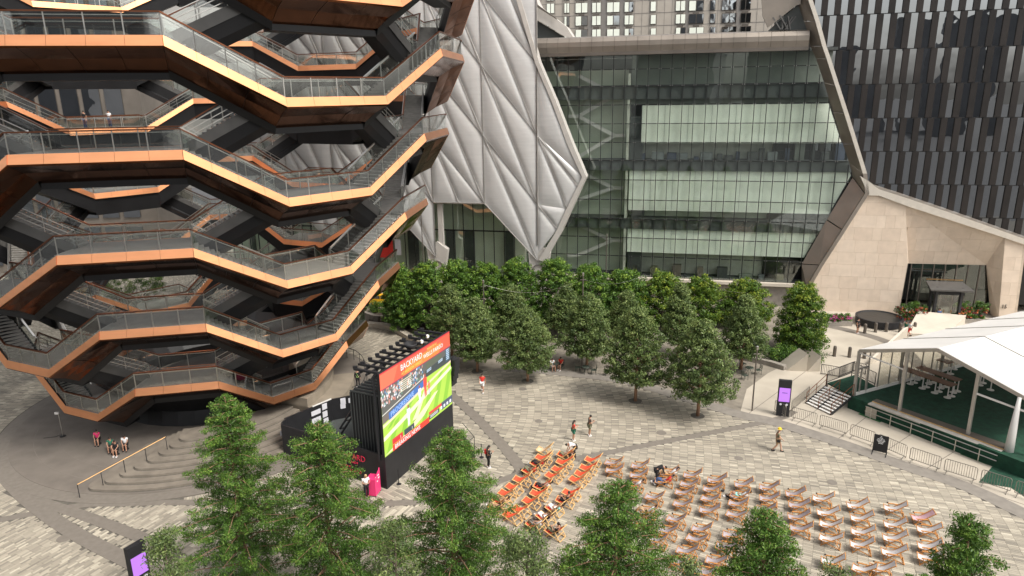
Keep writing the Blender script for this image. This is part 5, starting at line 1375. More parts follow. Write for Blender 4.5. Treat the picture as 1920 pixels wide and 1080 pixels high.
# stanchion beside the booth
for k, (x, y) in enumerate(((748, 908), (903, 858))):
    p = G(x, y); t_ = thing('stanchion', ['black stanchion post at the foot of the booth side wall', 'black stanchion post behind the person in black'][k], 'stanchion', tuple(p), 'black stanchions'); MB().lathe([(.17, 0), (.17, .03), (.03, .05), (.03, 1.05), (.05, 1.08)], tuple(p), 12).build('post', m_blackm, t_)
# side platform right of the screen with railing
t_ = thing('side_platform', 'small black side platform with thin railing behind the foreground trees beside the screen', 'platform', tuple(G(870, 850)))
m = MB(); m.slab([tuple(G(x, y, .7)[:2]) for x, y in ((830, 842), (862, 862), (890, 842), (868, 815))], .0, .7); m.build('deck', m_blackm, t_)
P = [G(862, 862, .7), G(890, 842, .7), G(868, 815, .7)]
for a, b in zip(P[:-1], P[1:]): MB().tube([a+V(0, 0, .95), b+V(0, 0, .95)], .025, 6).build('rail', m_blackm, t_); MB().tube([a, a+V(0, 0, .95)], .025, 6).build('post', m_blackm, t_)
# bollards
bxy = [(1621, 625), (1641, 623), (1661, 622), (1687, 623), (1714, 622), (1564, 668), (1592, 670), (1620, 672)]
for k, (x, y) in enumerate(bxy):
    p = G(x, y); w = ['in the row before the black fountain, %s from the left' % ords[k], 'in the near row beside the steps, %s from the left' % ords[k-5]][k > 4]
    t_ = thing('bollard', 'dark bronze bollard '+w, 'bollard', tuple(p), 'bollards'); MB().lathe([(.16, 0), (.16, .95), (.12, 1.05), (.02, 1.08)], tuple(p), 14).build('post', m_brown2, t_, smooth=False); MB().lathe([(.19, 0), (.19, .04), (.165, .05)], tuple(p), 14).build('collar', m_blackm, t_)
# fountain disc
p = G(1647, 607); t_ = thing('fountain', 'low round black stone fountain with rippling water in front of the stone base', 'fountain', tuple(p))
MB().lathe([(2.0, 0), (2.35, .12), (2.4, .85), (2.2, .85), (2.15, .75)], tuple(p), 40).build('basin', m_blackm, t_); MB().lathe([(2.17, 0), (2.17, .02)], (p.x, p.y, .76), 40).build('water', pm('dark_water', (.012, .014, .015), .32, var=.2, scale=2, bump=.9, bscale=3), t_)

# ================================================================== TREES
def leaf_cloud(centers, sizes, per, leaf, up_bias=.35, asp=2.2, droop=0.0, seed=0, tone_c=None, flat=.75):
    "centers (n,3); gaussian clumps of small kite leaves -> verts, faces, tone"
    g_ = np.random.default_rng(seed); n = len(centers)
    P = np.repeat(centers, per, 0); sz = np.repeat(sizes, per)
    d = g_.normal(size=(len(P), 3)); d /= np.linalg.norm(d, axis=1)[:, None]; rr = g_.random(len(P))**.45
    off = d*(rr*sz)[:, None]; off[:, 2] *= flat; P = P+off
    nrm = g_.normal(size=(len(P), 3))*.8+d*.9; nrm[:, 2] += up_bias; nrm /= np.linalg.norm(nrm, axis=1)[:, None]
    t = np.cross(nrm, g_.normal(size=(len(P), 3))); t[:, 2] -= droop; t /= np.linalg.norm(t, axis=1)[:, None]
    b = np.cross(nrm, t); L = (leaf*(.6+.8*g_.random(len(P))))[:, None]; w = L/asp
    vs = np.stack([P-t*L/2, P+b*w/2+t*L*.05, P+t*L/2, P-b*w/2+t*L*.05], 1).reshape(-1, 3)
    fs = np.arange(len(P)*4).reshape(-1, 4)
    tc = np.repeat(tone_c if tone_c is not None else np.full(n, .5), per)
    tone = np.clip(tc+g_.normal(0, .16, len(P)), 0, 1)
    return vs, fs, tone
def limb_mesh(name, paths, mat, parent):
    m = MB()
    for pts, r in paths: m.tube(pts, r, 6)
    return m.build(name, mat, parent, smooth=True)
def feathery(label, base, h, rad, seed, detail=1.0, mat=None, lowz=.12, group='feathery trees in the foreground'):
    g_ = np.random.default_rng(seed)
    t_ = thing('foreground_tree', label, 'tree', (0, 0, 0), group)
    lean = g_.normal(0, .02, 2); top = Vector((lean[0]*h, lean[1]*h, h*.97))
    tp = [Vector((0, 0, 0)), Vector((top.x*.3+g_.normal(0, .05), top.y*.3, h*.3)), Vector((top.x*.65, top.y*.65+g_.normal(0, .06), h*.65)), top]
    paths = [(tp, [.17, .13, .075, .02])]
    def trunk(f):
        f3 = f*3; i = min(2, int(f3)); return tp[i].lerp(tp[i+1], f3-i)
    C_, S_, T_ = [], [], []
    nb = int(105*detail); a0_ = g_.uniform(0, 6)
    for k in range(nb):
        f = lowz+(1-lowz)*((k+.5)/nb)**.9; z = f
        prof = ((1-f)**.70)*(1.0 if f > .2 else f/.2)
        Lb = rad*prof*g_.uniform(.62, 1.15)*(1+.22*math.sin(a0_+f*9)*math.sin(2*(k*2.39996)+f*5))+.35
        a = k*2.39996+g_.normal(0, .35); dirv = Vector((math.cos(a), math.sin(a), .06+.42*f)); o = trunk(min(.995, f*.985))
        mid = o+dirv*(Lb*.5); end = o+Vector((dirv.x*Lb, dirv.y*Lb, dirv.z*Lb*.62))
        paths.append(([o, mid, end], [.035+.02*(1-f), .02, .006]))
        ns = max(3, int(Lb*5.2))
        for j in range(ns):
            q = (j+.6)/ns; p = o.lerp(mid, min(1, q*2)) if q < .5 else mid.lerp(end, (q-.5)*2)
            side = (1-q)*.55*Lb*.5+.12
            for s_ in ((-1, 1) if q > .25 else (1,)):
                pp = p+Vector((-dirv.y, dirv.x, 0))*s_*side*g_.uniform(.3, 1)+Vector((0, 0, g_.normal(-.05, .07)))
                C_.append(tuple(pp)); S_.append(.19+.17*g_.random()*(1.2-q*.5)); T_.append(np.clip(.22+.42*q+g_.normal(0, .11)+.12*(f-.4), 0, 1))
    for q in range(5): C_.append((top.x+g_.normal(0, .05), top.y+g_.normal(0, .05), h*.9+.1*h*q/5)); S_.append(.16); T_.append(.6)
    C_, S_, T_ = np.array(C_), np.array(S_), np.array(T_)
    per = max(8, int(94000*detail/len(C_)))
    vs, fs, tn = leaf_cloud(C_, S_, per, .105, up_bias=.4, asp=2.6, droop=.5, seed=seed, tone_c=T_, flat=.6)
    limb_mesh('trunk', paths, m_bark, t_)
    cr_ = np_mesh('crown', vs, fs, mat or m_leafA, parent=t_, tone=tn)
    t_.location = base; ORG[t_.name] = Vector(base)
    return t_
def at_top(x, y, z): q = G(x, y, z); return q
ft = [('tallest feathery foreground tree with a round bright top, leftmost, in front of the curved steps', 415, 738, 11.3, 3.9, 11),
      ('feathery green foreground tree in front of the black booth, second from the left', 593, 786, 11.0, 4.6, 12),
      ('feathery green foreground tree in front of the video screen corner', 832, 780, 11.2, 4.6, 13),
      ('feathery green foreground tree between the red and grey deckchairs', 1152, 886, 10.8, 4.1, 14),
      ('feathery green foreground tree covering the middle of the grey deckchairs', 1452, 940, 10.6, 3.2, 15),
      ('small separate feathery foreground tree at the bottom right corner', 1836, 962, 10.6, 2.3, 16)]
for lb, x, y, z, rd, sd_ in ft:
    q = at_top(x, y, z); feathery(lb, (q.x, q.y, 0), z, rd, sd_, .95 if rd > 2.6 else .8)
q = at_top(1160, 1010, 8.6)
q = at_top(1730, 1066, 9.4); feathery('low feathery tree top just showing at the bottom edge left of the last foreground tree', (q.x, q.y, 0), 9.4, .8, 18, .45)
q = at_top(255, 950, 9.6); 
# looser paler tree tips between
def loose(label, x, y, z, w, seed, n=70, leaf=.11):
    g_ = np.random.default_rng(seed); q = at_top(x, y, z); t_ = thing('young_tree', label, 'tree', (q.x, q.y, 0), 'loose young trees between the feathery ones'); C_, paths = [], [([Vector((q.x, q.y, 0)), Vector((q.x, q.y, z*.7)), Vector((q.x+.1, q.y, z-.3))], [.09, .06, .02])]
    for k in range(n):
        a = g_.uniform(0, 2*PI); f = g_.random()**.7; r_ = w*(1-f*.75)*g_.uniform(.4, 1.1); p = Vector((q.x+r_*math.cos(a), q.y+r_*math.sin(a), z-3.8*(1-f)+r_*.25*0)); C_.append(tuple(p))
        if k % 2 == 0: paths.append(([Vector((q.x, q.y, max(1, p.z-r_*.9))), p], [.025, .008]))
    limb_mesh('trunk', paths, m_bark2, t_)
    vs, fs, tn = leaf_cloud(np.array(C_), np.full(n, .42), 60, leaf, seed=seed, tone_c=g_.uniform(.3, .8, n), asp=2.2)
    o = np_mesh('crown', vs-np.array([q.x, q.y, 0]), fs, m_leafB, parent=t_, tone=tn); return t_
loose('loose pale leafed young tree between the third and fourth foreground trees', 985, 1000, 9.2, 1.6, 31, 90)
loose('loose dark leafed young tree just left of the third foreground tree', 735, 975, 9.3, 1.3, 32, 70)
loose('loose pale leafed twigs of a young tree low beside the tallest foreground tree', 300, 1000, 9.2, 1.1, 33, 70)
loose('loose leafed young tree at the bottom edge beside the front deckchairs', 1290, 1055, 8.6, .7, 34, 45)
loose('loose leafed young tree low between the white deckchair columns', 1572, 1050, 8.6, 1.0, 35, 50)

def broad(name, label, x, y, h, w, seed, mat, group, bark=m_bark, dens=1.0, leaf=.15, trunk_f=.24, base=None, ring=True, shape='oak'):
    g_ = np.random.default_rng(seed); B = base if base is not None else G(x, y)
    t_ = thing(name, label, 'tree', tuple(B), group)
    w = w-(.75 if shape == 'oak' else .2); h = h-(.3 if shape == 'oak' else .1)
    hc = h*trunk_f; paths = [([Vector((B.x, B.y, 0)), Vector((B.x+.05, B.y, hc)), Vector((B.x+g_.normal(0, .1), B.y, h*.85))], [.15, .12, .03])]
    C_, S_, T_ = [], [], []; n = int(115*dens)
    for k in range(n):
        f = (k+.5)/n; zz = hc+(h-hc)*f
        prof = (math.sin(PI*min(1, (f**.75*.82+.17)))**.7)*(1+.16*math.sin(k*2.39996*2+seed)) if shape == 'oak' else (math.sin(PI*min(1, f*.7+.25))**.6)
        prof *= (1-.28*f)
        a = k*2.39996; R_ = w/2*prof*g_.uniform(.80, 1.10)
        end = Vector((B.x+R_*math.cos(a), B.y+R_*math.sin(a), zz+g_.normal(0, .12)))
        o = Vector((B.x, B.y, max(hc*.9, zz-R_*.55)))
        if k % 3 == 0: paths.append(([o, o.lerp(end, .5)+Vector((0, 0, -.1)), end], [.05, .03, .01]))
        for q in (1.0, .72, .40):
            if q < .5 and k % 2: continue
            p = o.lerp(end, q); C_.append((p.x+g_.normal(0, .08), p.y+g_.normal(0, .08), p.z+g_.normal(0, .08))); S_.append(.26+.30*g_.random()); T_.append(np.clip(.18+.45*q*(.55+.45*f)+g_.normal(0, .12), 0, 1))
    C_, S_, T_ = np.array(C_), np.array(S_), np.array(T_)
    vs, fs, tn = leaf_cloud(C_, S_, int(85*max(1, dens**.3)), leaf, seed=seed, tone_c=T_, asp=1.9, up_bias=.5)
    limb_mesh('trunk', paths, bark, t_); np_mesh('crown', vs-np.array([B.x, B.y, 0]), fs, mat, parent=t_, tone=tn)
    if ring: MB().lathe([(.02, .028), (.55, .03), (.55, .02)][::-1], (B.x, B.y, 0), 20).build('tree_pit', m_joint, t_)
    return t_
oaks = [('standing alone at the left behind the person in red', 895, 697, 7.3, 4.9), ('second from the left along the paved edge', 989, 715, 7.0, 5.6), ('behind the left cafe chairs in the middle of the grove', 1100, 690, 7.3, 5.4),
        ('with golden top, standing in the paving at the middle', 1191, 752, 8.3, 6.1), ('nearest and lowest on the right, at the edge of the paving', 1308, 780, 8.2, 6.4), ('behind the slim lamp post at the right', 1389, 693, 7.3, 5.1),
        ('rising behind the gap between the two front right oaks', 1270, 672, 7.6, 4.4), ('half hidden behind the second oak', 960, 655, 7.0, 4.4), ('behind the third oak, deep in the grove', 1062, 640, 6.2, 4.2), ('directly behind the alone standing left oak', 848, 668, 7.6, 5.0), ('deep in the grove right of the centre lamp post', 1172, 655, 6.3, 4.4)]
for k, (lb, x, y, h, w) in enumerate(oaks):
    broad('oak_tree', 'grey green oak tree '+lb, x, y, h, w, 50+k, m_leafB, 'oak trees in the grove', dens=1.15 if k < 6 else .8, leaf=.17)
broad('dark_tree', 'dark green tree on the planter behind the left end of the video screen', 766, 618, 7.0, 5.0, 70, m_leafB, 'oak trees in the grove', bark=m_bark2, dens=1.0, leaf=.17)
hx = [(748, 500), (800, 493), (855, 489), (912, 495), (968, 489), (1040, 486), (1108, 497), (1172, 505), (1245, 511), (1318, 519), (1400, 525)]
for k, (x, y) in enumerate(hx):
    P = G(x, y); s_ = 72.5/P.y; z = 25*(1-s_); B = V(P.x*s_, 72.5, 0)
    broad('hedge_tree', 'bright green hedge tree, %s from the left before the glass hall' % (ords+['ninth', 'tenth', 'eleventh'])[k], 0, 0, z, 6.4 if k > 0 else 4.6, 80+k, m_leafC if k < 8 else m_leafD, 'hedge trees before the glass hall', bark=m_bark2, dens=1.0, leaf=.19, trunk_f=.14, base=B, ring=False, shape='round')
broad('yellow_tree', 'vivid yellow green tree beside the stone building at the right end of the grove', 1497, 660, 7.0, 5.3, 99, m_leafD, 'hedge trees before the glass hall', bark=m_bark2, dens=1.1, leaf=.18, trunk_f=.1, ring=False, shape='round')
def bush(label, x, y, w, h, seed, mat, n=26, base=None, name='shrub', leaf=.13, group=None):
    g_ = np.random.default_rng(seed); B = base if base is not None else G(x, y); t_ = thing(name, label, 'shrub', tuple(B), group)
    C_ = np.column_stack([g_.uniform(-w/2, w/2, n), g_.uniform(-.6, .6, n), h*(.25+.6*g_.random(n))]); vs, fs, tn = leaf_cloud(C_, np.full(n, .45), 80, leaf, seed=seed, tone_c=g_.uniform(.2, .8, n), asp=1.9)
    paths = [([B, B+Vector((c[0], c[1], c[2]*.8))], [.03, .01]) for c in C_[::3]]; limb_mesh('stems', paths, m_bark2, t_); np_mesh('foliage', vs, fs, mat, parent=t_, tone=tn); return t_
bush('dense shrub in the planter left of the concrete wedges', 1465, 678, 3.2, 1.7, 201, m_leafC, 60); bush('tall shrub mass under the vivid yellow green tree', 1500, 650, 4.2, 2.4, 202, m_leafC, 80); bush('round bright shrub beside the right concrete wedge', 1527, 682, 1.3, 1.3, 203, m_leafC, 26)
bush('low clipped shrub near the taxi behind the stairway', 700, 590, 3.5, 1.8, 204, m_leafC, 50); bush('low dark shrub at the foot of the dark tree on the planter', 800, 640, 2.6, 1.0, 205, m_leafB, 30); bush('dark leafy bush seen low through the stairway openings', 310, 600, 9, 5.5, 206, m_leafC, 160, base=V(-47, 82, 0)); bush('leafy bush glimpsed behind the stairway base', 345, 640, 5, 2.5, 207, m_leafC, 60, base=V(-40, 80, 0))
# planter walls
def wallpts(name, label, pts, w, h, mat, cat='wall'):
    t_ = thing(name, label, cat, tuple(pts[0]))
    P = bezier_pts([tuple(p[:2]) for p in pts], 4)
    for a, b in zip(P[:-1], P[1:]):
        d = (b-a).normalized(); nn = V(-d.y, d.x, 0)*w/2; a2, b2 = a+d*.01, b-d*.01
        MB().slab([tuple((a2+nn)[:2]), tuple((b2+nn)[:2]), tuple((b2-nn)[:2]), tuple((a2-nn)[:2])], 0, h).build('coping_stone', mat, t_)
wallpts('planter_kerb', 'curved pale stone kerb wall of the planter behind the video screen', [G(690, 612), G(735, 618), G(775, 640), G(808, 655), G(842, 662)], .7, .5, m_conc2)
wallpts('garden_wall', 'layered stone garden wall before the shrubs by the taxi', [G(684, 598), G(712, 606), G(745, 600)], .5, .9, m_stonew)
wallpts('planter_edge', 'low stone planter edge below the shrubs at the right of the grove', [G(1355, 668), G(1400, 676), G(1440, 684), G(1472, 694)], .5, .45, m_stonew)
struct(MB().slab([tuple(G(x, y)[:2]) for x, y in ((690, 608), (735, 614), (775, 635), (830, 655), (860, 600), (700, 585))], 0, .3), 'planter_soil', m_soil)
for k, pts in enumerate((((1474, 695), (1512, 697), (1512, 664)), ((1513, 697), (1537, 697), (1537, 668)))):
    a, b = G(*pts[0]), G(*pts[1]); top = V(b.x, b.y, ZA(b, pts[2][1])); bb_ = V(-.2, 1.6, 0)
    t_ = thing('planter_wedge', ['left triangular concrete wedge wall beside the shrubs', 'right triangular concrete wedge wall beside the round shrub'][k], 'wall', tuple(a), 'concrete wedges')
    m = MB(); m.add([a, b, top, a+bb_, b+bb_, top+bb_], [(0, 1, 2), (5, 4, 3), (0, 3, 4, 1), (1, 4, 5, 2), (2, 5, 3, 0)]); m.build('wedge', m_conc, t_)
# flower planters
def flowers(label, x0, x1, y, h, seed, n=40, hot=True):
    g_ = np.random.default_rng(seed); a, b = G(x0, y), G(x1, y); t_ = thing('flower_planter', label, 'planter', tuple(a)); d = (b-a)
    m = MB(); nn = V(-d.y, d.x, 0).normalized(); m.slab([tuple(a[:2]), tuple(b[:2]), tuple((b+nn*1.2)[:2]), tuple((a+nn*1.2)[:2])], 0, .5); m.build('trough', m_stonew, t_)
    C_ = np.array([tuple(a+d*g_.random()+nn*g_.uniform(.2, 1.1)+V(0, 0, .5+h*g_.random()**1.3)) for _ in range(n)])-np.array(a); vs, fs, tn = leaf_cloud(C_, np.full(n, .3), 60, .2, seed=seed, tone_c=g_.uniform(.2, .8, n), asp=3); np_mesh('foliage', vs, fs, m_leafC, parent=t_, tone=tn)
    F_ = np.array([tuple(a+d*g_.random()+nn*g_.uniform(-.1, .9)+V(0, 0, .6+h*.7*g_.random())) for _ in range(n)])-np.array(a); vs, fs, tn = leaf_cloud(F_, np.full(n, .12), 16, .14, seed=seed+1, tone_c=np.where(g_.random(n) < .5, .5, .05) if hot else np.where(g_.random(n) < .7, 1.0, .05), asp=1.2); np_mesh('blossom', vs, fs, m_flower, parent=t_, tone=tn, kind='stuff')
flowers('planter of orange and red flowers left of the entrance canopy', 1684, 1738, 610, 1.9, 301, 60); flowers('planter of orange flowers right of the entrance canopy', 1792, 1850, 607, 1.7, 302, 55); flowers('low planter with magenta flowers beside the yellow green tree', 1541, 1598, 612, .7, 303, 40, False)
bush('green hedge plant at the far right edge of the frame', 1915, 575, 3, 1.5, 208, m_leafC, 40)
# ================================================================== DECKCHAIRS
def make_chair(kind):
    "local: sitter faces -X; origin on the ground under the seat"
    wood, cloth, name, lab = kind; t_ = thing('deckchair', lab, 'deckchair', (0, 0, 0)); W_ = .30
    for s in (-1, 1):
        y = W_*s; MB().bar((-.56, y, .40), (.52, y, .03), .035, .05, up=(0, 1, 0)).build('seat_rail', wood, t_)
        y2 = (W_-.045)*s; MB().bar((-.42, y2, .03), (.60, y2, .92), .035, .05, up=(0, 1, 0)).build('back_rail', wood, t_)
        y3 = (W_+.035)*s; MB().bar((.22, y3, .56), (.50, y3, .06), .03, .04, up=(0, 1, 0)).build('prop', wood, t_)
    for a in (((-.56, .40)), ((.52, .04)), ((.60, .92)), ((-.42, .04)), ((.36, .30))): MB().bar((a[0], -W_-.04, a[1]), (a[0], W_+.04, a[1]), .035).build('cross_bar', wood, t_)
    if name != 'red':
        for s in (-1, 1):
            m = MB(); y = (W_+.05)*s; m.hexa([(-.40, y-.045, .47), (.18, y-.045, .50), (.18, y+.045, .50), (-.40, y+.045, .47), (-.40, y-.045, .50), (.18, y-.045, .53), (.18, y+.045, .53), (-.40, y+.045, .50)]); m.build('armrest', wood, t_); MB().bar((-.30, y, .25), (-.30, y, .48), .03).build('arm_post', wood, t_)
        MB().lathe([(.045, 0), (.05, .03), (.03, .06)], (-.37, W_+.05, .50), 8).build('knob', m_blackm, t_)
    vs, fs = [], []; n = 12
    for i in range(n+1):
        f = i/n; x = -.56+f*1.16; zl = .41+(.93-.41)*f; z = zl-.26*math.sin(PI*f**.8)*(1.0); x += .03*math.sin(PI*f)
        for y in (-.25, -.12, 0, .12, .25): vs.append((x, y, z-.02*(1-(y/.25)**2)))
    for i in range(n):
        for j in range(4): fs.append((i*5+j, i*5+j+1, i*5+6+j, i*5+5+j))
    m = MB(); m.add(vs, fs); o = m.build('sling', cloth, t_, smooth=True); so = o.modifiers.new('thick', 'SOLIDIFY'); so.thickness = .012
    return t_
KIN = {'red': (m_pine, m_redsl, 'red', 'x'), 'lilac': (m_redwood, m_lilac, 'lilac', 'x'), 'white': (m_redwood, m_whitesl, 'white', 'x'), 'pink': (m_redwood, m_pinksl, 'pink', 'x'), 'tan': (m_pine, m_tansl, 'red', 'x')}
protos, used = {}, set()
redcols = {'first row from the screen': [(1021, 853, 'tan'), (1020, 868), (1010, 879), (996, 892), (979, 910), (965, 923), (951, 935), (941, 949), (930, 962)],
           'second row from the screen': [(1062, 863), (1059, 876), (1051, 889), (1039, 901), (1019, 922), (1010, 936), (996, 950), (978, 966), (961, 978)],
           'third row from the screen': [(1112, 872), (1102, 886), (1094, 898), (1084, 910), (1071, 934), (1060, 949), (1041, 964), (1022, 980), (1005, 994), (1041, 1008)]}
greycols = {'first': [(1150, 878), (1152, 892)], 'second': [(1201, 885), (1197, 902), (1190, 919)], 'third': [(1255, 898), (1246, 912), (1226, 944), (1213, 969), (1206, 990)],
            'fourth': [(1296, 902), (1291, 920), (1284, 935), (1280, 957), (1268, 988), (1252, 1009), (1234, 1025)], 'fifth': [(1344, 911), (1335, 928), (1330, 947), (1330, 968), (1314, 1004), (1306, 1024), (1287, 1046), (1272, 1066)],
            'sixth': [(1392, 918), (1387, 940), (1382, 955), (1380, 977), (1374, 1015), (1360, 1037), (1342, 1063), (1324, 1087)], 'seventh': [(1441, 927), (1441, 946), (1435, 967), (1435, 990)], 'eighth': [(1490, 937), (1496, 958), (1494, 982), (1500, 1004)],
            'ninth': [(1543, 948), (1549, 972), (1554, 996), (1555, 1023), (1560, 1066)], 'tenth': [(1604, 959), (1611, 984), (1613, 1010), (1614, 1036), (1617, 1080), (1652, 1080)], 'eleventh': [(1676, 966), (1676, 997), (1676, 1023), (1673, 1050)], 'twelfth': [(1728, 982, 'pink'), (1739, 1007), (1741, 1038), (1740, 1059)]}
OD = ords+['ninth', 'tenth', 'eleventh', 'twelfth']; chairpos = {}
def put_chair(x, y, kind, label, group):
    P = G(x, y); a = math.atan2(P.y-CP.y, P.x-CP.x)+random.uniform(-.13, .13)
    if kind not in protos: protos[kind] = make_chair(KIN[kind])
    c = protos[kind] if kind not in used else copy_tree(protos[kind]); used.add(kind)
    c.scale = (random.uniform(.96, 1.05), 1, random.uniform(.93, 1.08)); c.location = (P.x+random.uniform(-.05, .05), P.y+random.uniform(-.05, .05), .02); c.rotation_euler = (0, 0, a); c['label'] = label; c['group'] = group; c['category'] = 'deckchair'; chairpos[(x, y)] = (P, a)
for rn, L in redcols.items():
    for k, q in enumerate(L):
        kd = q[2] if len(q) > 2 else 'red'; put_chair(q[0], q[1], kd, ('%s pine deckchair, %s from the far end of the %s' % ('tan' if kd == 'tan' else 'bright red', OD[k], rn)), 'red deckchairs facing the screen')
for cn_, L in greycols.items():
    for k, q in enumerate(L):
        kd = q[2] if len(q) > 2 else ('lilac' if cn_ in ('first', 'second', 'third', 'fourth', 'fifth', 'sixth', 'seventh', 'eighth') else 'white')
        put_chair(q[0], q[1], kd, '%s deckchair, %s from far end of the %s row right of the red rows' % ({'lilac': 'lilac grey', 'white': 'white', 'pink': 'dusty pink'}[kd], OD[k], cn_), 'grey and white deckchairs')
# ================================================================== CAFE TABLES IN THE GROVE
m_cafe = pm('cafe_metal', (.06, .075, .06), .5, .3)
def cafe_chair(P, yaw, label):
    t_ = thing('cafe_chair', label, 'chair', tuple(P), 'dark metal cafe chairs under the oaks'); c, s = math.cos(yaw), math.sin(yaw); X = V(c, s, 0); Y = V(-s, c, 0)
    for i in (-1, 1):
        for j in (-1, 1): a = P+X*.2*i+Y*.2*j; MB().bar(a, a+V(0, 0, .45), .03, .03, up=(1, 0, 0)).build('leg', m_cafe, t_)
    m = MB(); m.slab([tuple((P+X*.23*i+Y*.23*j)[:2]) for i, j in ((-1, -1), (1, -1), (1, 1), (-1, 1))], .44, .47); m.build('seat', m_cafe, t_)
    for j in (-1, 1): a = P-X*.22+Y*.2*j; MB().bar(a+V(0, 0, .45), a-X*.08+V(0, 0, .88), .03).build('back_post', m_cafe, t_)
    for z in (.62, .74, .86): MB().bar(P-X*(.22+.08*(z-.45)/.43)-Y*.21+V(0, 0, z), P-X*(.22+.08*(z-.45)/.43)+Y*.21+V(0, 0, z), .02, .07).build('back_slat', m_cafe, t_)
def cafe_table(P, label):
    t_ = thing('cafe_table', label, 'table', tuple(P), 'small round cafe tables'); MB().lathe([(.36, .70), (.38, .72), (.36, .74)], tuple(P), 18).build('tabletop', m_cafe, t_)
    for k in range(3): a = k*2.1; MB().bar(P+V(.28*math.cos(a), .28*math.sin(a), 0), P+V(.05*math.cos(a), .05*math.sin(a), .7), .03).build('leg', m_cafe, t_)
for k, (x, y, yaw, lb) in enumerate(((1083, 697, 0, 'dark cafe chair left of the middle cafe table'), (1113, 702, 3.1, 'dark cafe chair right of the middle cafe table'), (1139, 704, 0, 'dark cafe chair half hidden left of the golden topped oak'), (1396, 712, .3, 'dark cafe chair nearest the lamp post on the right'), (1421, 702, 3.3, 'dark cafe chair right of the right cafe table'), (1392, 690, -1.2, 'dark cafe chair behind the trunk of the right oak'), (1088, 676, .5, 'dark cafe chair deepest in the shade of the grove'), (1110, 675, 2.8, 'dark cafe chair behind the middle oak trunk'))): cafe_chair(G(x, y), yaw, lb)
for x, y, lb in ((1098, 701, 'small dark round table in front of the middle oak trunk'), (1404, 703, 'small round table left of the slim lamp post'), (1042, 694, 'small round table between the two seated people'), (1150, 690, 'small round table hidden behind the golden topped oak')): cafe_table(G(x, y), lb)

# ================================================================== PEOPLE
def skin_obj(name, verts, edges, radii, mat, parent, root=0, sub=1):
    me = bpy.data.meshes.new(name); me.from_pydata([tuple(v) for v in verts], edges, []); me.materials.append(mat)
    o = link(bpy.data.objects.new(name, me)); o.parent = parent; ORG[o.name] = ORG.get(parent.name, V(0, 0, 0))
    sk = o.modifiers.new('skin', 'SKIN'); sk.use_smooth_shade = True
    sv = me.skin_vertices[0].data if me.skin_vertices else None
    if sv is None:
        bpy.context.view_layer.update()
        sv = me.skin_vertices[0].data
    for i, r in enumerate(radii):
        sv[i].radius = (r, r) if not isinstance(r, tuple) else r; sv[i].use_root = (i == root)
    if sub: ss = o.modifiers.new('sub', 'SUBSURF'); ss.levels = sub; ss.render_levels = sub
    return o
STAND = dict(pel=(0, 0, .93), spi=(0, 0, 1.12), che=(.01, 0, 1.32), nec=(.0, 0, 1.47), hea=(.03, 0, 1.60), hip=((.0, .09, .90), (.0, -.09, .90)), kne=((.03, .10, .49), (.03, -.10, .49)), ank=((-.02, .10, .08), (-.02, -.10, .08)),
             sho=((0, .18, 1.40), (0, -.18, 1.40)), elb=((-.02, .23, 1.12), (-.02, -.23, 1.12)), wri=((.08, .22, .88), (.08, -.22, .88)))
def mk(**kw): d = dict(STAND); d.update(kw); return d
POSE = {
 'stand': STAND,
 'phone': mk(elb=((.05, .24, 1.12), (.05, -.24, 1.12)), wri=((.27, .10, 1.18), (.27, -.10, 1.18)), hea=(.07, 0, 1.59)),
 'walk': mk(kne=((.18, .09, .50), (-.06, -.09, .48)), ank=((.24, .09, .09), (-.32, -.09, .16)), elb=((-.14, .23, 1.14), (.1, -.23, 1.14)), wri=((-.12, .24, .90), (.24, -.20, 1.02))),
 'sit': mk(pel=(0, 0, .46), spi=(-.03, 0, .66), che=(-.02, 0, .86), nec=(.02, 0, 1.01), hea=(.08, 0, 1.13), hip=((.04, .09, .44), (.04, -.09, .44)), kne=((.44, .12, .47), (.42, -.12, .47)), ank=((.46, .12, .08), (.36, -.12, .08)), sho=((0, .18, .95), (0, -.18, .95)), elb=((.16, .22, .72), (.16, -.22, .72)), wri=((.38, .12, .62), (.38, -.12, .62))),
 'recline': mk(pel=(-.02, 0, .30), spi=(-.18, 0, .40), che=(-.34, 0, .55), nec=(-.46, 0, .68), hea=(-.53, 0, .80), hip=((.04, .09, .31), (.04, -.09, .31)), kne=((.40, .11, .56), (.42, -.11, .50)), ank=((.62, .10, .14), (.80, -.10, .12)), sho=((-.38, .18, .64), (-.38, -.18, .64)), elb=((-.18, .25, .46), (-.18, -.25, .46)), wri=((.05, .12, .50), (.02, -.12, .50))),
 'recline_up': mk(pel=(-.02, 0, .32), spi=(-.12, 0, .46), che=(-.20, 0, .66), nec=(-.24, 0, .82), hea=(-.22, 0, .95), hip=((.04, .09, .32), (.04, -.09, .32)), kne=((.42, .12, .58), (.42, -.12, .54)), ank=((.56, .11, .10), (.60, -.10, .10)), sho=((-.22, .18, .76), (-.22, -.18, .76)), elb=((-.02, .24, .58), (-.02, -.24, .58)), wri=((.18, .08, .66), (.18, -.08, .66))),
 'bend': mk(pel=(-.12, 0, .88), spi=(.02, 0, 1.02), che=(.20, 0, 1.10), nec=(.34, 0, 1.10), hea=(.46, 0, 1.06), hip=((-.12, .09, .86), (-.12, -.09, .86)), kne=((-.02, .10, .46), (-.10, -.10, .46)), ank=((-.10, .10, .08), (-.16, -.10, .08)), sho=((.26, .18, 1.12), (.26, -.18, 1.12)), elb=((.32, .22, .86), (.32, -.20, .86)), wri=((.42, .14, .64), (.42, -.12, .64))),
}
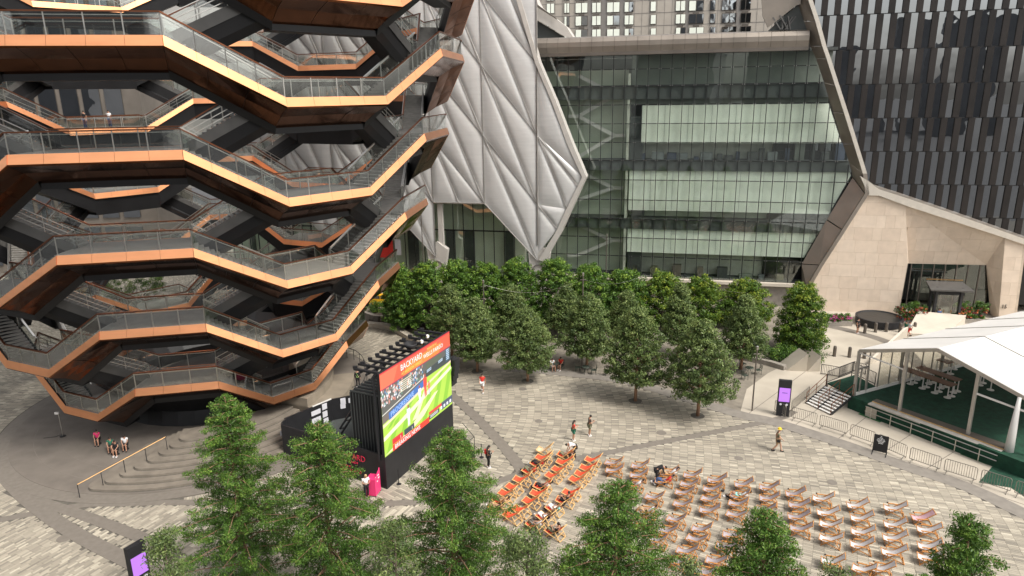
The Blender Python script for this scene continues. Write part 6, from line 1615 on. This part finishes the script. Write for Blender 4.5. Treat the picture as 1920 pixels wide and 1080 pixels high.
def person(label, P, yaw, pose='stand', shirt=m_whitec, legs=m_blackc, short=False, skin=m_skin, hair=m_hair, sleeves=False, s=1.0, longhair=False, hat=None, z=0, group=None, dress=False):
    t_ = thing('person', label, 'person', (P.x, P.y, z), group); ORG[t_.name] = V(0, 0, 0); t_.rotation_euler = (0, 0, yaw); t_.scale = (s, s, s)
    p = POSE[pose]; J = {k: ([Vector(q) for q in v] if isinstance(v[0], tuple) else Vector(v)) for k, v in p.items()}
    vs = [J['pel'], J['spi'], J['che'], J['nec'], J['hea']+V(0, 0, -.03), J['hea']+(J['hea']-J['nec']).normalized()*.08]
    ra = [.135, .12, .14, .055, .088, .07]; ed = [(0, 1), (1, 2), (2, 3), (3, 4), (4, 5)]
    for i in (0, 1):
        n = len(vs); k_, a_ = J['kne'][i], J['ank'][i]; fwd = V(1, 0, 0) if pose not in ('recline',) else V(.5, 0, .8)
        if pose == 'walk' and i == 1: fwd = V(.7, 0, -.5)
        vs += [J['hip'][i], J['hip'][i].lerp(k_, .5), k_, k_.lerp(a_, .4), a_, a_+fwd.normalized()*.15+V(0, 0, -.03)]; ra += [.095, .08, .058, .055, .038, .032]
        ed += [(0, n), (n, n+1), (n+1, n+2), (n+2, n+3), (n+3, n+4), (n+4, n+5)]
        n = len(vs); e_, w_ = J['elb'][i], J['wri'][i]; hd = (w_-e_).normalized(); palm = w_+hd*.07
        vs += [J['sho'][i], e_, w_, palm]; ra += [.058, .040, .026, (.034, .022)]; ed += [(2, n), (n, n+1), (n+1, n+2), (n+2, n+3)]
        sd_ = hd.cross(V(0, 0, 1)); sd_ = sd_.normalized() if sd_.length > .1 else V(0, 1, 0)
        for q, (o_, L) in enumerate(((-.028, .066), (-.010, .078), (.010, .074), (.027, .060))):
            m_ = len(vs); b_ = palm+sd_*o_+hd*.03; vs += [b_, b_+hd*L+V(0, 0, -.018)]; ra += [.0095, .008]; ed += [(n+3, m_), (m_, m_+1)]
        m_ = len(vs); b_ = w_+hd*.03+sd_*(-.035); vs += [b_, b_+hd*.04-sd_*.022]; ra += [.011, .009]; ed += [(n+2, m_), (m_, m_+1)]
    skin_obj('body', vs, ed, ra, skin, t_)
    # top: torso and sleeves
    v = [J['pel']+V(0, 0, .0), J['spi'], J['che'], J['che'].lerp(J['nec'], .62)]; r = [.15, .138, .162, .075]; e = [(0, 1), (1, 2), (2, 3)]
    for i in (0, 1):
        n = len(v); el = J['elb'][i]; so = J['sho'][i]
        if sleeves: v += [so, el, el.lerp(J['wri'][i], .9)]; r += [.072, .054, .040]; e += [(2, n), (n, n+1), (n+1, n+2)]
        else: v += [so, so.lerp(el, .6)]; r += [.072, .058]; e += [(2, n), (n, n+1)]
    skin_obj('shirt', v, e, r, shirt, t_)
    v = [J['pel']]; r = [.15]; e = []
    for i in (0, 1):
        n = len(v); h_, k_, a_ = J['hip'][i], J['kne'][i], J['ank'][i]
        if short: v += [h_, h_.lerp(k_, .85)]; r += [.108, .088]; e += [(0, n), (n, n+1)]
        else: v += [h_, h_.lerp(k_, .5), k_, k_.lerp(a_, .92)]; r += [.108, .092, .072, .058]; e += [(0, n), (n, n+1), (n+1, n+2), (n+2, n+3)]
    skin_obj('skirt' if dress else ('shorts' if short else 'trousers'), v, e, r, legs, t_)
    hd = J['hea']; up = (J['hea']-J['nec']).normalized(); back = V(-1, 0, 0) if pose != 'bend' else V(-.5, 0, .8)
    m = MB(); m.ball(hd+up*.05+back*.018, (.098, .088, .098), 12, 7)
    if longhair: m.tube([hd+back*.06+up*.03, hd+back*.11-V(0, 0, .14), hd+back*.10-V(0, 0, .34)], [.085, .085, .04], 8)
    m.build('hair', hair, t_, smooth=True)
    f = -back if pose != 'bend' else V(.6, 0, -.7)
    m = MB(); m.ball(hd+f*.088+V(0, .03, .005), .011, 6, 4); m.ball(hd+f*.088+V(0, -.03, .005), .011, 6, 4); m.build('eyes', m_blackc, t_)
    m = MB(); m.ball(hd+f*.097-V(0, 0, .022), (.014, .012, .022), 6, 4); m.ball(hd+V(.01, .088, -.01), (.018, .012, .028), 6, 4); m.ball(hd+V(.01, -.088, -.01), (.018, .012, .028), 6, 4); m.build('nose_and_ears', skin, t_)
    m = MB(); m.bar(hd+f*.09+V(0, -.022, -.058), hd+f*.09+V(0, .022, -.058), .008, .008); m.build('mouth', m_redc, t_)
    if hat: m = MB(); m.lathe([(.15, .055), (.105, .07), (.10, .14), (.03, .16)], tuple(hd), 14); m.build('hat', hat, t_)
    for i in (0, 1):
        a_ = J['ank'][i]; m = MB(); fw = V(1, 0, 0) if pose != 'recline' else V(.5, 0, .8); m.bar(a_-fw*.06+V(0, 0, -.03), a_+fw*.17+V(0, 0, -.045), .095, .075); m.build('shoe', m_whitec if shirt in (m_blackc, m_redc) else m_blackc, t_)
    return t_
Y = lambda d: math.radians(d)
w = person('guard in black uniform with green reflective straps standing by the curved railing', G(672, 727), Y(100), 'stand', m_blackc, m_blackc, sleeves=True, hat=m_blackc, z=.06)
m_lime = pm('reflective_strap', (.45, .75, .25), .4)
for a, b in (((-.165, -.10, 1.42), (-.16, .10, 1.02)), ((-.165, .10, 1.42), (-.16, -.10, 1.02)), ((-.165, -.13, 1.02), (-.165, .13, 1.02))): MB().bar(a, b, .03, .012).build('reflective_strap', m_lime, w)
person('person in a red top and white skirt walking alone near the left oak', G(905, 735), Y(-100), 'walk', m_redc, m_whitec, True, m_skin, longhair=True)
w = person('man in a black tee shirt and olive shorts looking at his phone', G(1105, 817), Y(10), 'phone', m_blackc, m_olivec, True); MB().box((.33, 0, 1.20), (.02, .08, .15)).build('phone', m_blackm, w)
person('long haired woman in a dark green skirt standing left of the man with the phone', G(1075, 826), Y(15), 'phone', m_redc, m_greenc, True, m_skin, longhair=True, s=.97)
w = person('person all in black with white shoes and a red bag walking near the screen', G(916, 877), Y(20), 'phone', m_blackc, m_blackc, False, m_skin, sleeves=True, longhair=True); MB().box((-.14, .2, 1.18), (.12, .16, .34)).build('red_bag', m_redc, w)
w = person('man with a yellow hat, olive shirt and tan shorts walking right of the deckchairs', G(1457, 847), Y(-20), 'walk', m_olivec, m_khaki, True, hat=m_yellow, s=1.09); MB().box((.02, -.17, .85), (.2, .08, .16)).build('waist_bag', m_blackm, w)
w = person('person in black with a bag standing before the black fountain', G(1607, 625), Y(-60), 'stand', m_blackc, m_blackc, True, sleeves=False); MB().box((-.18, .05, 1.2), (.14, .28, .36)).build('backpack', m_blackm, w)
person('person in a green top walking between the bollards beside the tent ridge', G(1696, 631), Y(180), 'walk', m_greenc, m_whitec, False); person('person in a white top and dark shorts walking just right of the green topped one', G(1703, 632), Y(180), 'walk', m_whitec, m_redc, True)
person('doorman in dark blue standing in the entrance portal', G(1758, 606), Y(-90), 'stand', m_bluec, m_bluec, sleeves=True)
person('blond woman in a pale top beside the pink podium', G(688, 933), Y(-60), 'phone', m_whitec, m_blackc, False, m_skin, hair=m_blond, longhair=True)
# children sitting on stools below the stairs
for k, (x, y, sh, lb) in enumerate(((185, 828, m_pink, 'child with dark hair sitting at the left under the stairway'), (210, 842, m_greenc, 'child in green sitting second of the group on the platform'), (219, 848, m_blackc, 'child in a black shirt sitting nearest the brass rail group'), (237, 838, m_whitec, 'child in a white shirt sitting rightmost of the group on the platform'))):
    P = G(x, y+4, .06); person(lb, P, Y(-75), 'sit', sh, m_blackc, True, s=.93, z=.06+.02); t_ = thing('bench_stool', 'dark stool under the %s seated child' % OD[k], 'stool', (P.x, P.y, .06), 'dark stools on the platform'); MB().lathe([(.20, 0), (.20, .02), (.12, .04), (.12, .34), (.20, .36), (.20, .38)], (P.x, P.y, .06), 12).build('stool', m_blackm, t_)
# deckchair sitters
def on_chair(xy, label, pose='recline', **kw):
    P, a = chairpos[xy]; f = V(-math.cos(a), -math.sin(a), 0); return person(label, P, a+PI, pose, z=.03, **kw)
on_chair((1010, 879), 'person in dark red lying back in the third chair of the first red row', shirt=m_redc, legs=m_blackc, skin=m_skin2)
on_chair((996, 892), 'person in an orange top and dark trousers in the fourth red chair', shirt=m_redsl, legs=m_olivec, skin=m_skin2)
on_chair((1062, 863), 'person in black with olive trousers in the farthest chair of the second row', shirt=m_blackc, legs=m_olivec)
on_chair((1019, 922), 'person in a white shirt and dark shorts in the middle of the second row', 'recline', shirt=m_whitec, legs=m_blackc, skin=m_skin2)
on_chair((1060, 949), 'dark haired person in a black vest sitting upright in the third row', 'recline_up', shirt=m_blackc, legs=m_blackc, short=True)
on_chair((1041, 964), 'person in pale blue clothes lying in the third row', shirt=m_teal, legs=m_whitec)
on_chair((1022, 980), 'person in white trousers and a black top lying in the third row', shirt=m_blackc, legs=m_whitec)
on_chair((1005, 994), 'person in a dark top and brown trousers at the near end of the third row', shirt=m_whitec, legs=m_brown2)
on_chair((1041, 1008), 'person with dark hair and black shirt in the nearest chair of the third row', 'recline_up', shirt=m_blackc, legs=m_olivec)
on_chair((951, 935), 'bare shouldered person low in the first row behind the foreground tree', shirt=m_khaki, legs=m_khaki) if False else None
on_chair((941, 949), 'bare armed dark haired person in the first row beside the foreground tree', shirt=m_tansl, legs=m_khaki)
on_chair((930, 962), 'person in black at the near end of the first row beside the foreground tree', shirt=m_blackc, legs=m_khaki)
on_chair((1246, 912), 'person in a red top and blue jeans lying in a grey deckchair', shirt=m_redc, legs=m_bluec); on_chair((1255, 898), 'person in a cream top lying in the grey deckchair behind the one in red', shirt=m_whitec, legs=m_khaki)
on_chair((1387, 940), 'person in a white shirt and pale teal shorts lying in a grey deckchair', shirt=m_whitec, legs=m_teal, short=True)
on_chair((1190, 919), 'dark haired person in a white top behind the top of the fourth foreground tree', shirt=m_whitec, legs=m_blackc); on_chair((1213, 969), 'person in a cream top beside the right edge of the fourth foreground tree', shirt=m_whitec, legs=m_khaki)
person('person in a black shirt bending over between the grey deckchairs', G(1233, 903), Y(0), 'bend', m_blackc, m_blackc, sleeves=True); person('person in a white shirt bending over at the far end of the second red row', G(1075, 858), Y(185), 'bend', m_whitec, m_blackc)
for k, (x, y, sh, lb) in enumerate(((1035, 694, m_whitec, 'person in white shorts sitting under the oaks left of a round table'), (1052, 692, m_redc, 'person in dark red sitting under the oaks right of a round table'))):
    P = G(x, y); person(lb, P, Y(-70 if k == 0 else -120), 'sit', sh, m_whitec if k == 0 else m_blackc, True); cafe_chair(P-V(0, 0, 0), Y(-70 if k == 0 else -120), 'dark cafe chair under the %s seated person in the grove' % OD[k])
P = inn(corner(2, 3, -1), 2.6, FH) if False else None
for k, (x, y, sh) in enumerate(((594, 452, m_blackc), (613, 450, m_whitec))):
    q = inn(corner(1, -3+0, 1), 3.0, FH); q = q.lerp(inn(corner(1, -3, -1), 3.0, FH), .25+.3*k)
    person(['person in black standing on a far landing inside the copper stairway', 'person in white standing on a far landing inside the copper stairway'][k], q, Y(-100), 'stand', sh, m_bluec, z=q.z)
# bag and shoes near the loungers
t_ = thing('pair_of_bags', 'small black bags on the paving left of the person in white', 'bag', tuple(G(1358, 927)))
for x, y in ((1355, 922), (1358, 932)): q = G(x, y); MB().ball(q+V(0, 0, .07), (.13, .08, .08)).build('bag', m_blackc if x == 1355 else m_whitec, t_, smooth=True)
# ---------------------------------------------------------------- taxi
P = G(722, 572); t_ = thing('taxi', 'yellow taxi half hidden behind the copper stairway and the dark tree', 'taxi', tuple(P)); a = FA
def tx(x, y, z): return V(P.x+x*math.cos(a)-y*math.sin(a), P.y+x*math.sin(a)+y*math.cos(a), z)
prof = [(-2.3, .3), (-2.35, .75), (-2.1, .95), (-1.5, 1.02), (-1.0, 1.5), (.6, 1.52), (1.2, 1.05), (2.1, .92), (2.35, .65), (2.3, .3)]
m = MB(); n = len(prof); m.add([tx(x, -.9, z) for x, z in prof]+[tx(x, .9, z) for x, z in prof], [tuple(range(n)), tuple(range(n, 2*n))[::-1]]+[(i, n+i, n+(i+1) % n, (i+1) % n) for i in range(n)]); m.build('body', m_taxi, t_)
for s_ in (-.91, .91):
    for q in (((-1.3, 1.05), (-.95, 1.42), (-.25, 1.44), (-.25, 1.05)), ((-.15, 1.05), (-.15, 1.44), (.52, 1.44), (1.0, 1.05))): m = MB(); m.quad(*[tx(x, s_*1.005, z) for x, z in q]); m.build('window', m_tglass, t_)
    for x in (-1.45, 1.45): c = tx(x, s_*.98, .34); c2 = tx(x, s_*.78, .34); o = MB().tube([c, c2], .34, 16).build('wheel', m_tyre, t_); MB().tube([tx(x, s_*1.0, .34), c2], .18, 12).build('hubcap', m_steel, o)
MB().box(tx(-.2, 0, 1.62), (.9, .35, .18), a).build('roof_sign', m_wpaint, t_); MB().lathe([(.16, 0), (.16, .01)], (0, 0, 0), 12)
text(t_, 'T', tx(-1.0, -.93, .55), (math.cos(a), math.sin(a), 0), (0, 0, 1), .38, m_blackm, 'door_mark', .01)
q = thing('camera_mast', 'small white lamp mast with wires on the platform under the stairway', 'mast', tuple(G(118, 818, .06))); b = G(118, 818, .06)
MB().tube([b, b+V(0, 0, 1.9)], .025, 6).build('pole', m_steel, q); MB().box(b+V(-.1, 0, 1.95), (.3, .12, .16)).build('lamp_head', m_wpaint, q); MB().lathe([(.22, 0), (.22, .03), (.03, .05)], tuple(b), 10).build('foot', m_blackm, q)
MB().tube([b+V(0, 0, .2), b+V(-.5, -.1, .02), b+V(-1.3, -.3, .02)], .015, 4).build('cable', m_blackm, q)
# buildings on the camera's side of the plaza, far back: seen in the glass of the tower and hall
m_far = pm('far_city_stone', (.15, .15, .155), .8, var=.15, scale=.1); m_farw = pm('far_city_window', (.05, .06, .07), .2, .4)
for k, (x, y, w_, d_, h_) in enumerate(((-120, -190, 46, 40, 70), (-50, -240, 40, 40, 110), (10, -290, 60, 40, 46), (90, -300, 36, 36, 60), (180, -250, 50, 40, 36), (265, -180, 50, 40, 30), (-190, -120, 40, 60, 60))):
    t_ = tagged = None; lbl = '%s distant stone office block across the city behind the viewpoint' % ['far left', 'tall slim left', 'broad middle', 'slim right', 'low right', 'far right', 'leftmost'][k]
    MB().box((x, y, h_/2), (w_, d_, h_)).build('far_tower', m_far, None, label=lbl, cat='building', group='distant blocks opposite', org=(x, y, 0))
print('objects', len(bpy.data.objects), 'pavers', npv)
